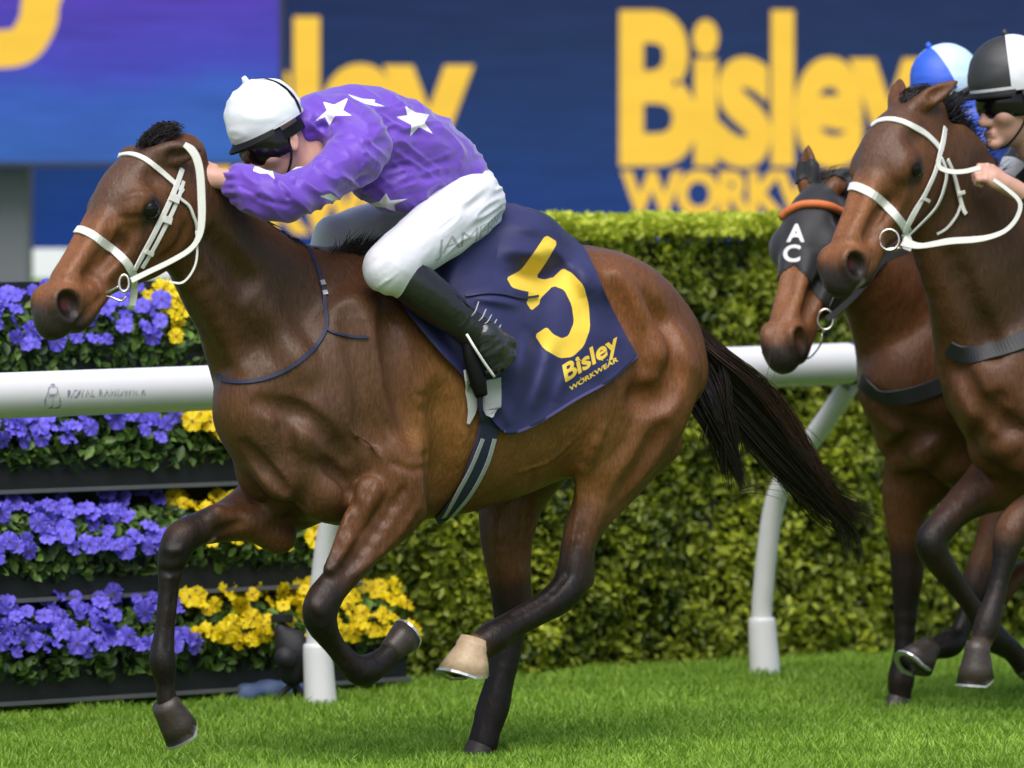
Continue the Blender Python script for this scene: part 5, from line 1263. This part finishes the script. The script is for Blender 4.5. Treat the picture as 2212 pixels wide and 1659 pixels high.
def jockey_head(sk, root, hc, f, l, u, side=1, sc=1.0):
    """face modelled into the skin clay sk; head centre hc"""
    P = lambda a, b, c_: hc + (f * a + l * b + u * c_) * sc
    sk.ell(P(0, 0, .02), (f, l, u), (.098 * sc, .077 * sc, .105 * sc), .02); sk.ell(P(.022, 0, -.055), (f, l, u), (.068 * sc, .058 * sc, .070 * sc), .03)
    sk.cone(P(.088, 0, -.005), P(.112, 0, -.042), .012 * sc, .015 * sc, .014); sk.ball(P(.098, .012, -.046), .011 * sc, .012); sk.ball(P(.098, -.012, -.046), .011 * sc, .012)
    sk.ell(P(.080, 0, -.108), (f, l, u), (.026 * sc, .028 * sc, .020 * sc), .022)
    sk.cone(P(.092, .018, -.074), P(.092, -.018, -.074), .0085 * sc, .0085 * sc, .010); sk.cone(P(.090, .017, -.085), P(.090, -.017, -.085), .0085 * sc, .0085 * sc, .010); sk.cone(P(.102, .022, -.0795), P(.102, -.022, -.0795), .003, .003, .004, -1)
    for g in (1, -1):
        sk.ell(P(.062, .045 * g, -.030), (f, l, u), (.028 * sc, .026 * sc, .024 * sc), .025); sk.ball(P(.098, .034 * g, .008), .016 * sc, .012, -1); sk.ball(P(.078, .033 * g, .006), .014 * sc, .006)
        sk.ell(P(-.012, .082 * g, -.018), (nrm(f * .9 + u * .3), l, nrm(u * .9 - f * .3)), (.020 * sc, .010 * sc, .034 * sc), .008); sk.ell(P(-.008, .093 * g, -.018), (f, l, u), (.010 * sc, .006 * sc, .018 * sc), .006, -1)
    sk.chain([P(-.03, 0, -.04), P(-.06, 0, -.13)], [.055 * sc, .055 * sc], .03)
    return P
def goggles(root, P, f, l, u, R):
    c = P(.0, 0, .006)
    bl = lambda i, j: .10 * math.sin(math.pi * j) ** .6 * (1 - .25 * math.exp(-((i - .5) / .07) ** 2)) * min(1, 6 * min(i, 1 - i) + .2)
    V, Q = arcgrid(c, f, l, u, R, -1.45, 1.45, -.42, .55, 44, 12, bl); adopt(mesh('goggles', V, Q, M['goggle']), root)
    V, Q = arcgrid(c, f, l, u, np.array(R) * 1.03, 1.4, 2 * math.pi - 1.4, -.06, .20, 40, 2); adopt(mesh('goggle_strap', V, Q, M['rubber']), root)
def hand(sk, wrist, d, n, grip=1.0, sc=1.0):
    """fist round the reins: d along the knuckles' forearm axis, n the back of the hand"""
    d = nrm(d); n = nrm(np.array(n) - d * (np.array(n) @ d)); s = np.cross(d, n)
    pal = wrist + d * .045 * sc; sk.ell(pal, (d, s, n), (.048 * sc, .040 * sc, .020 * sc), .02); sk.cone(wrist - d * .03, pal, .026 * sc, .028 * sc, .02)
    for i, (o, L) in enumerate(((.030, .9), (.011, 1.0), (-.009, .95), (-.028, .78))):
        k = wrist + d * (.085 - .004 * abs(i - 1.2)) * sc + s * o * sc + n * .004; a = k + (d * .022 - n * .022) * L * sc; b = a + (-d * .008 - n * .026) * L * sc; e = b + (-d * .024 + n * .003) * L * sc
        sk.chain([k - d * .02, k, a, b, e], [.010 * sc, .0105 * sc, .0098 * sc, .009 * sc, .008 * sc], .006)
    t0 = wrist + d * .03 + s * .034 * sc; sk.chain([t0, t0 + (d * .026 + s * .014 - n * .012) * sc, t0 + (d * .046 - s * .004 - n * .026) * sc, t0 + (d * .052 - s * .022 - n * .032) * sc], [.014 * sc, .012 * sc, .0105 * sc, .009 * sc], .008)
def silk_wr(axis, amp=.006, sc=(5, 5, 18), seed=1):
    def f(V):
        a = np.array(V) * np.array(sc); r = 1 - np.abs(noise3(a, 1, seed)) * 2
        r2 = 1 - np.abs(noise3(np.array(V) * [14, 14, 22], 1, seed + 3)) * 2
        return amp * (r * .9 + r2 * .35)
    return f

# ---- rider of the leading horse
def jockey_one():
    fr = fr1; R = lambda px: px / F * 24.6
    root = empty('jockey', fr.p(1000, 500, 0)); tag(root, 'person in purple silks with white stars and white cap, crouched over the leading horse', 'person')
    f = nrm([-.72, -.56, -.44]); u = np.array([-.50, -.18, .85]); u = nrm(u - f * (u @ f)); l = np.cross(u, f)
    hc = fr.p(592, 306, .035)
    sk = Clay(); P = jockey_head(sk, root, hc, f, l, u)
    pel, chest, nk = fr.p(1000, 425, 0), fr.p(800, 300, 0), fr.p(690, 275, 0)
    sk.loft([pel, fr.p(900, 345, 0), chest, nk], [[.3, 0, 1]] * 4, [fr.l] * 4, [R(55), R(60), R(70), R(40)], [.13, .12, .16, .06], 3, .03); sk.cone(nk, P(-.06, 0, -.12), .06, .055, .03)
    armN = [fr.p(778, 328, .17), fr.p(632, 424, .25), fr.p(489, 389, .10)]; armF = [fr.p(690, 285, -.19), fr.p(585, 420, -.25), fr.p(480, 392, -.06)]
    sk.chain(armN, [.055, .042, .030], .02); sk.chain(armF, [.055, .042, .030], .02)
    hand(sk, fr.p(478, 386, .085), fr.p(425, 378, .03) - fr.p(489, 389, .10), (-.1, -.8, .6)); hand(sk, fr.p(468, 386, -.05), fr.p(420, 374, 0) - fr.p(480, 392, -.06), (0, .5, .8))
    hipN, kneeN, ankN = fr.p(1010, 440, .11), fr.p(838, 570, .27), fr.p(1068, 745, .34)
    hipF, kneeF, ankF = fr.p(985, 425, -.11), fr.p(715, 520, -.27), fr.q(.15, -.34, 1.27)
    sk.chain([hipN, kneeN, ankN], [.07, .05, .035], .03); sk.chain([hipF, kneeF, ankF], [.07, .05, .035], .03)
    o, V, Q = clay_obj('person_body', sk, .0045, M['skin'], root)
    # silks
    s = Clay()
    s.loft([fr.p(670, 268, 0), fr.p(735, 275, 0), fr.p(800, 300, 0), fr.p(870, 330, 0), fr.p(925, 350, 0), fr.p(962, 368, 0), fr.p(985, 382, 0)], [[.35, 0, 1], [.35, 0, 1], [.4, 0, 1], [.5, 0, 1], [.6, 0, 1], [.75, 0, 1], [.9, 0, 1]], [fr.l] * 7,
           [R(52), R(82), R(105), R(107), R(92), R(72), R(58)], [.10, .155, .185, .175, .165, .155, .145], 4, .03)
    s.cone(fr.p(700, 262, .03), fr.p(662, 272, .055), R(52), R(37), .03)
    s.chain([fr.p(740, 262, .10), fr.p(782, 318, .19), fr.p(715, 378, .235), fr.p(640, 420, .255), fr.p(615, 424, .25)], [R(56), R(58), R(48), R(41), R(40)], .03, 3)
    s.chain([fr.p(625, 430, .255), fr.p(588, 426, .235), fr.p(552, 415, .19), fr.p(524, 399, .14), fr.p(508, 391, .115)], [R(40), R(42), R(41), R(34), R(26)], .025, 3)
    s.chain([fr.p(700, 270, -.10), fr.p(680, 285, -.19), fr.p(585, 420, -.25)], [R(60), R(58), R(45)], .03); s.chain([fr.p(585, 420, -.25), fr.p(540, 412, -.17), fr.p(505, 400, -.09)], [R(44), R(44), R(24)], .025)
    s.ell(fr.p(860, 405, .08), (fr.h, fr.l, fr.u), (.16, .12, .075), .05)
    def wr(V):
        px = toppx(V); w = .0035 * noise3(V, 13, 1)
        q = np.stack([(px[:, 0] * .8 + px[:, 1] * .6) / 60, (px[:, 1] * .8 - px[:, 0] * .6) / 22, V[:, 1] * 6], 1); w += .0062 * (1 - 2.2 * np.abs(noise3(q, 1, 4)) ** .8)
        q = np.stack([(px[:, 0] * .95 - px[:, 1] * .3) / 70, (px[:, 1] * .95 + px[:, 0] * .3) / 20, V[:, 1] * 6], 1); w += .0050 * (1 - 2.2 * np.abs(noise3(q, 1, 9)) ** .8) * (px[:, 0] > 780)
        cuff = np.exp(-((px[:, 0] - 496) / 14) ** 2) * (px[:, 1] > 330); w -= .004 * cuff * (1 + np.sin(px[:, 1] / 3.2))
        def cre(a, b, wd, dep):
            a, b = np.array(a, float), np.array(b, float); d = b - a; h = np.clip(((px - a) @ d) / (d @ d), 0, 1); r = np.linalg.norm(px - a - h[:, None] * d, axis=1); return dep * np.exp(-(r / wd) ** 2)
        near = (V - fr.O) @ fr.l > -.12
        for c_ in (((600, 395), (622, 425), 6, -.010), ((690, 315), (640, 395), 8, -.007), ((668, 290), (720, 262), 8, -.008), ((780, 300), (790, 345), 8, .005), ((720, 300), (765, 300), 7, -.006), ((800, 380), (740, 415), 9, -.008), ((830, 360), (960, 345), 9, -.005), ((840, 395), (990, 375), 8, -.005), ((850, 300), (975, 310), 10, .004), ((560, 430), (620, 445), 7, -.006), ((520, 405), (560, 425), 6, -.006), ((700, 345), (650, 380), 6, .005), ((860, 430), (960, 400), 7, -.005)): w += cre(*c_) * near
        return w
    so_, SV, SQ = clay_obj('silks', s, .0052, M['silks_purple'], root, wr)
    px = toppx(SV); vis = ((SV - fr.O) @ fr.l > -.17)
    polys = [[(697, 219), (722, 226), (753, 210), (741, 238), (762, 250), (724, 250), (711, 272), (702, 252), (674, 267), (706, 238)],
             [(751, 203), (762, 212), (787, 224), (811, 229), (833, 230), (808, 221), (812, 215), (783, 213)],
             [(875, 228), (898, 243), (928, 247), (917, 265), (936, 290), (905, 274), (886, 295), (889, 270), (854, 252), (880, 249)],
             [(834, 417), (843, 433), (882, 429), (851, 442), (855, 458), (830, 448), (781, 445), (820, 435)],
             [(546, 369), (550, 359), (566, 360), (588, 365), (594, 388), (579, 375), (562, 375)], [(620, 364), (655, 352), (655, 360), (632, 367)], [(690, 424), (714, 418), (736, 432), (718, 434)]]
    d = np.full(len(SV), -20.)
    for p in polys:
        p = np.array(p); b0, b1 = p.min(0) - 6, p.max(0) + 6; m_ = vis & ((px > b0) & (px < b1)).all(1) 
        if m_.any(): d[m_] = np.maximum(d[m_], sd2(px[m_], poly_segments(p)))
    setattrf(so_, 'print', d)
    # breeches
    b = Clay()
    b.chain([fr.p(985, 400, 0), fr.p(1008, 422, .02)], [R(62), R(68)], .03)
    b.chain([fr.p(1012, 436, .10), fr.p(960, 485, .18), fr.p(900, 530, .235), fr.p(845, 572, .27), fr.p(835, 585, .272)], [R(74), R(67), R(57), R(48), R(42)], .03, 3)
    b.ell(fr.p(1020, 440, .07), (fr.h, fr.l, fr.u), (.095, .095, .105), .04)
    b.chain([fr.p(838, 572, .27), fr.p(885, 615, .285)], [R(45), R(40)], .02)
    b.chain([fr.p(990, 430, -.08), fr.p(880, 480, -.18), fr.p(722, 512, -.27)], [R(78), R(66), R(46)], .03, 3); b.chain([fr.p(722, 512, -.27), fr.q(.40, -.30, 1.42)], [R(44), R(36)], .02)
    def bw(V):
        px = toppx(V); q = np.stack([(px[:, 0] * .8 - px[:, 1] * .6) / 80, (px[:, 1] * .8 + px[:, 0] * .6) / 14, V[:, 1] * 5], 1)
        return .0026 * noise3(V, 16, 2) + .0056 * (1 - 2.2 * np.abs(noise3(q, 1, 6)) ** .8) * (np.clip((px[:, 0] - 900) / 110, 0, 1) + .6 * np.exp(-((px[:, 0] - 830) / 22) ** 2))
    bo, BV, BQ = clay_obj('breeches', b, .0055, M['breeches'], root, bw)
    px = toppx(BV); vis = (BV - fr.O) @ fr.l > .05; d = np.full(len(BV), -20.)
    Vt, Tt = text_tris('JAMERNO', -.004, .82); mn, mx = Vt.min(0), Vt.max(0); Vt = (Vt - mn) / (mx - mn)
    base = np.array([(940, 566), (1050, 520), (1082, 470)], float); tp = np.clip(Vt[:, 0], 0, 1); bx = crom(base, 10); bp = np.stack([np.interp(tp, np.linspace(0, 1, len(bx)), bx[:, i]) for i in (0, 1)], 1)
    P2 = bp + np.outer(Vt[:, 1], [4, -46]) * (1 - .25 * tp)[:, None]; m_ = vis & (px[:, 0] > 925) & (px[:, 1] > 400); d[m_] = sd2(px[m_], tris_segments(P2, Tt)); setattrf(bo, 'print', d)
    # boots
    for g, knee, ank, toe in ((1, fr.p(880, 602, .285), fr.p(1050, 738, .345), fr.p(1098, 765, .36)), (-1, fr.q(.40, -.30, 1.42), fr.q(.12, -.34, 1.28), fr.q(.06, -.35, 1.20))):
        t = Clay(); t.chain([knee, knee * .65 + ank * .35, knee * .25 + ank * .75, ank], [R(46), R(44), R(35), R(33)], .02, 3)
        def bwr(V): px_ = toppx(V); return .0025 * (1 - 2 * np.abs(noise3(np.stack([(px_[:, 0] * .76 + px_[:, 1] * .65) / 13, V[:, 1] * 9, (px_[:, 1] - px_[:, 0]) / 60], 1), 1, 3))) * np.clip((px_[:, 0] - 960) / 60, 0, 1)
        bt, *_ = clay_obj('boot', t, .005, M['boot'], root, bwr if g > 0 else None)
        if g > 0:
            t = Clay()
            for a_, b_, ra, rb in (((1048, 722), (1066, 748), 31, 29), ((1052, 726), (1104, 742), 27, 14), ((1066, 748), (1098, 768), 28, 15), ((1050, 752), (1072, 796), 24, 14), ((1072, 796), (1098, 768), 14, 14), ((1066, 748), (1084, 780), 27, 18)):
                t.cone(fr.p(*a_, .365), fr.p(*b_, .372), R(ra), R(rb), .014)
            def fwr(V):
                p_ = toppx(V); q_ = np.stack([(p_[:, 0] * .5 + p_[:, 1] * .86) / 9, (p_[:, 0] * .86 - p_[:, 1] * .5) / 40, V[:, 1] * 9], 1); return .0016 * (1 - 2 * np.abs(noise3(q_, 1, 8))) + .0012 * noise3(V, 30, 5)
            clay_obj('boot_foot', t, .0045, M['boot_shoe'], bt, fwr)
            t2 = Clay(); t2.chain([fr.p(1052, 806, .37), fr.p(1080, 796, .38), fr.p(1102, 764, .37)], [.011, .013, .011], .01); clay_obj('boot_sole', t2, .004, M['rubber'], bt)
            for (x0, y0), (x1, y1) in (((1012, 690), (1034, 652)), ((1026, 700), (1050, 668)), ((1037, 706), (1062, 680)), ((1048, 716), (1073, 690)), ((1058, 724), (1082, 702))):
                tube('boot_lace', [fr.p(x0, y0, .365), fr.p((x0 + x1) / 2 + 3, (y0 + y1) / 2 + 3, .392), fr.p(x1, y1, .37)], [.0022] * 3, M['grey_stripe'], bt, 6)
            tube('stirrup', [fr.p(1008, 722, .40), fr.p(1026, 752, .425), fr.p(1048, 786, .43), fr.p(1068, 814, .43)], [.0045] * 4, M['white_leather'], root, 8)
            tube('stirrup_leather', [fr.p(1005, 700, .33), fr.p(1012, 760, .345), fr.p(1030, 815, .35), fr.p(1040, 855, .35)], [.012, .018, .026, .020], M['rubber'], root, 8)
            tube('boot_seam', [fr.p(904, 566, .33), fr.p(945, 600, .35), fr.p(990, 640, .365), fr.p(1026, 672, .37)], [.003] * 4, M['boot_shoe'], bt, 6)
        else:
            t = Clay(); t.ell(toe, (fr.h, fr.l, fr.u), (.11, .045, .045), .03); clay_obj('boot_foot', t, .008, M['boot_shoe'], bt)
    # cap, peak, goggles
    Rr = (.126, .111, .123); cc = P(-.006, 0, .080)
    skull_cap(root, cc, f, l, u, Rr, [M['helmet_white']], wr=.014); peak(root, cc, f, l, u, Rr, M['rubber']); goggles(root, P, f, l, u, (.110, .091, .115))
    V2, Q2 = arcgrid(cc, f, l, u, np.array(Rr) * 1.022, math.pi / 2 + .55, math.pi / 2 + .68, -.26, math.pi / 2, 3, 30); adopt(mesh('cap_cord', V2, Q2, M['rubber']), root)
    tube('chin_strap', [P(.0, .085, .0), P(.02, .078, -.06), P(.06, .045, -.115), P(.075, 0, -.125)], [.004] * 4, M['rubber'], root, 8)
    return root
jockey_one()

def jockey_back(fr, label, hcpx, f, u, cap_mats, panels, silk, has_hand, prn=None, face=True):
    root = empty('jockey', fr.q(0, 0, 1.75)); tag(root, label, 'person')
    f = nrm(f); u = np.array(u, float); u = nrm(u - f * (u @ f)); l = np.cross(u, f); hc = fr.p(*hcpx, 0)
    hs = 1.12 if has_hand else 1.0; sk = Clay(); P = jockey_head(sk, root, hc, f, l, u, sc=hs); ah = (hc - fr.O) @ fr.h; zh = hc[2]; q = fr.q
    dz = zh - 2.0
    pel, chest, nk = q(.0, 0, 1.78 + dz * .4), q(.50, 0, 1.90 + dz), q(ah - .16, 0, zh - .06)
    sk.chain([pel, chest, nk, P(-.06, 0, -.12)], [.12, .13, .06, .055], .03)
    sa = .40 if has_hand else .52; shN, shF = q(sa, .18, 1.91 + dz), q(sa, -.18, 1.91 + dz)
    wN = fr.p(*has_hand, .20) if has_hand else q(.95, .08, 1.78 + dz * .6); wF = q(.72, -.10, 1.66 + dz * .4) if has_hand else q(.93, -.08, 1.76 + dz * .6)
    eN, eF = (shN + wN) / 2 + fr.l * .09 - fr.u * .10, (shF + wF) / 2 - fr.l * .09 - fr.u * .10
    if has_hand: eN = fr.p(2290, 462, .27)
    sk.chain([shN, eN, wN], [.05, .042, .028], .02); sk.chain([shF, eF, wF], [.05, .042, .028], .02)
    hand(sk, wN, (wN - eN), (0, -.75, .65)); hand(sk, wF, (wF - eF), (0, .3, .9))
    for g in (1, -1): sk.chain([q(-.02, .11 * g, 1.76 + dz * .4), q(.5, .26 * g, 1.58), q(.14, .33 * g, 1.28)], [.075, .055, .04], .03)
    clay_obj('person_body', sk, .0045, M['skin'], root)
    s = Clay(); s.loft([q(ah - .17, 0, zh - .08), q(sa, 0, 1.88 + dz), q(.22, 0, 1.86 + dz * .7), q(.02, 0, 1.80 + dz * .4)], [fr.u] * 4, [fr.l] * 4, [.07, .15, .15, .10], [.09, .19, .17, .15], 4, .03)
    ke = .62 if has_hand else .93
    for sh, e_, w_ in ((shN, eN, wN), (shF, eF, wF)): s.chain([sh, e_, e_ + (w_ - e_) * (ke if w_ is wN else .93)], [.075, .065, .036], .03)
    so_, SV, SQ = clay_obj('silks', s, .006, silk, root, lambda V: .004 * noise3(V, 14, 2) + .003 * (1 - 2 * np.abs(noise3(V * [8, 8, 24], 1, 3))))
    if prn:
        rel = SV - fr.O; a_, z_ = rel @ fr.h, SV[:, 2]; t1, t2 = (a_ + z_) / .085, (a_ - z_) / .085
        chk = np.minimum(np.abs(t1 - np.round(t1)), np.abs(t2 - np.round(t2))); sgn = np.where((np.round(np.floor(t1)) % 2 == 0) & (np.round(np.floor(t2)) % 2 == 0), 1, -1); setattrf(so_, 'print', sgn * (chk * 40 + .01))
    b = Clay()
    for g in (1, -1): b.chain([q(-.02, .08 * g, 1.76 + dz * .4), q(.25, .18 * g, 1.66), q(.5, .26 * g, 1.58), q(.42, .28 * g, 1.50)], [.115, .095, .068, .06], .03, 2)
    bo, BV, _ = clay_obj('breeches', b, .009, M['breeches'], root); setattrf(bo, 'print', np.full(len(BV), -20.))
    for g in (1, -1):
        t = Clay(); t.chain([q(.44, .285 * g, 1.52), q(.14, .33 * g, 1.28)], [.062, .045], .02); t.ell(q(.17, .345 * g, 1.235), (fr.h, fr.l, fr.u), (.12, .042, .04), .03); clay_obj('boot', t, .009, M['boot'], root)
    Rr = np.array((.132, .115, .130)) * hs; cc = P(-.006, 0, .080); skull_cap(root, cc, f, l, u, Rr, cap_mats, panels, wr=.006); peak(root, cc, f, l, u, Rr, M['rubber'])
    goggles(root, P, f, l, u, np.array((.104, .086, .10)) * hs); tube('chin_strap', [P(.0, .085, .0), P(.02, .078, -.06), P(.06, .045, -.115), P(.075, 0, -.125)], [.004] * 4, M['rubber'], root, 8)
    return root
jockey_back(fr2, 'person in black and white cap with dark goggles, gripping white reins at the right edge', (2186, 226), (-.86, -.50, -.12), (-.12, -.02, 1), [M['cap_black'], M['white_cloth']], lambda t: 1 if (.165 < t < .415 or .665 < t < .915) else 0, M['silks_check'], (2172, 398), True)
jockey_back(fr3, 'person in bright blue and pale blue cap half hidden behind the horse ears', (2062, 222), (-.72, -.55, -.42), (-.35, -.05, .93), [M['cap_blue'], M['cap_pale']], lambda t: 1 if (.20 < t < .45 or .66 < t < .90) else 0, M['silks_blue'], None)
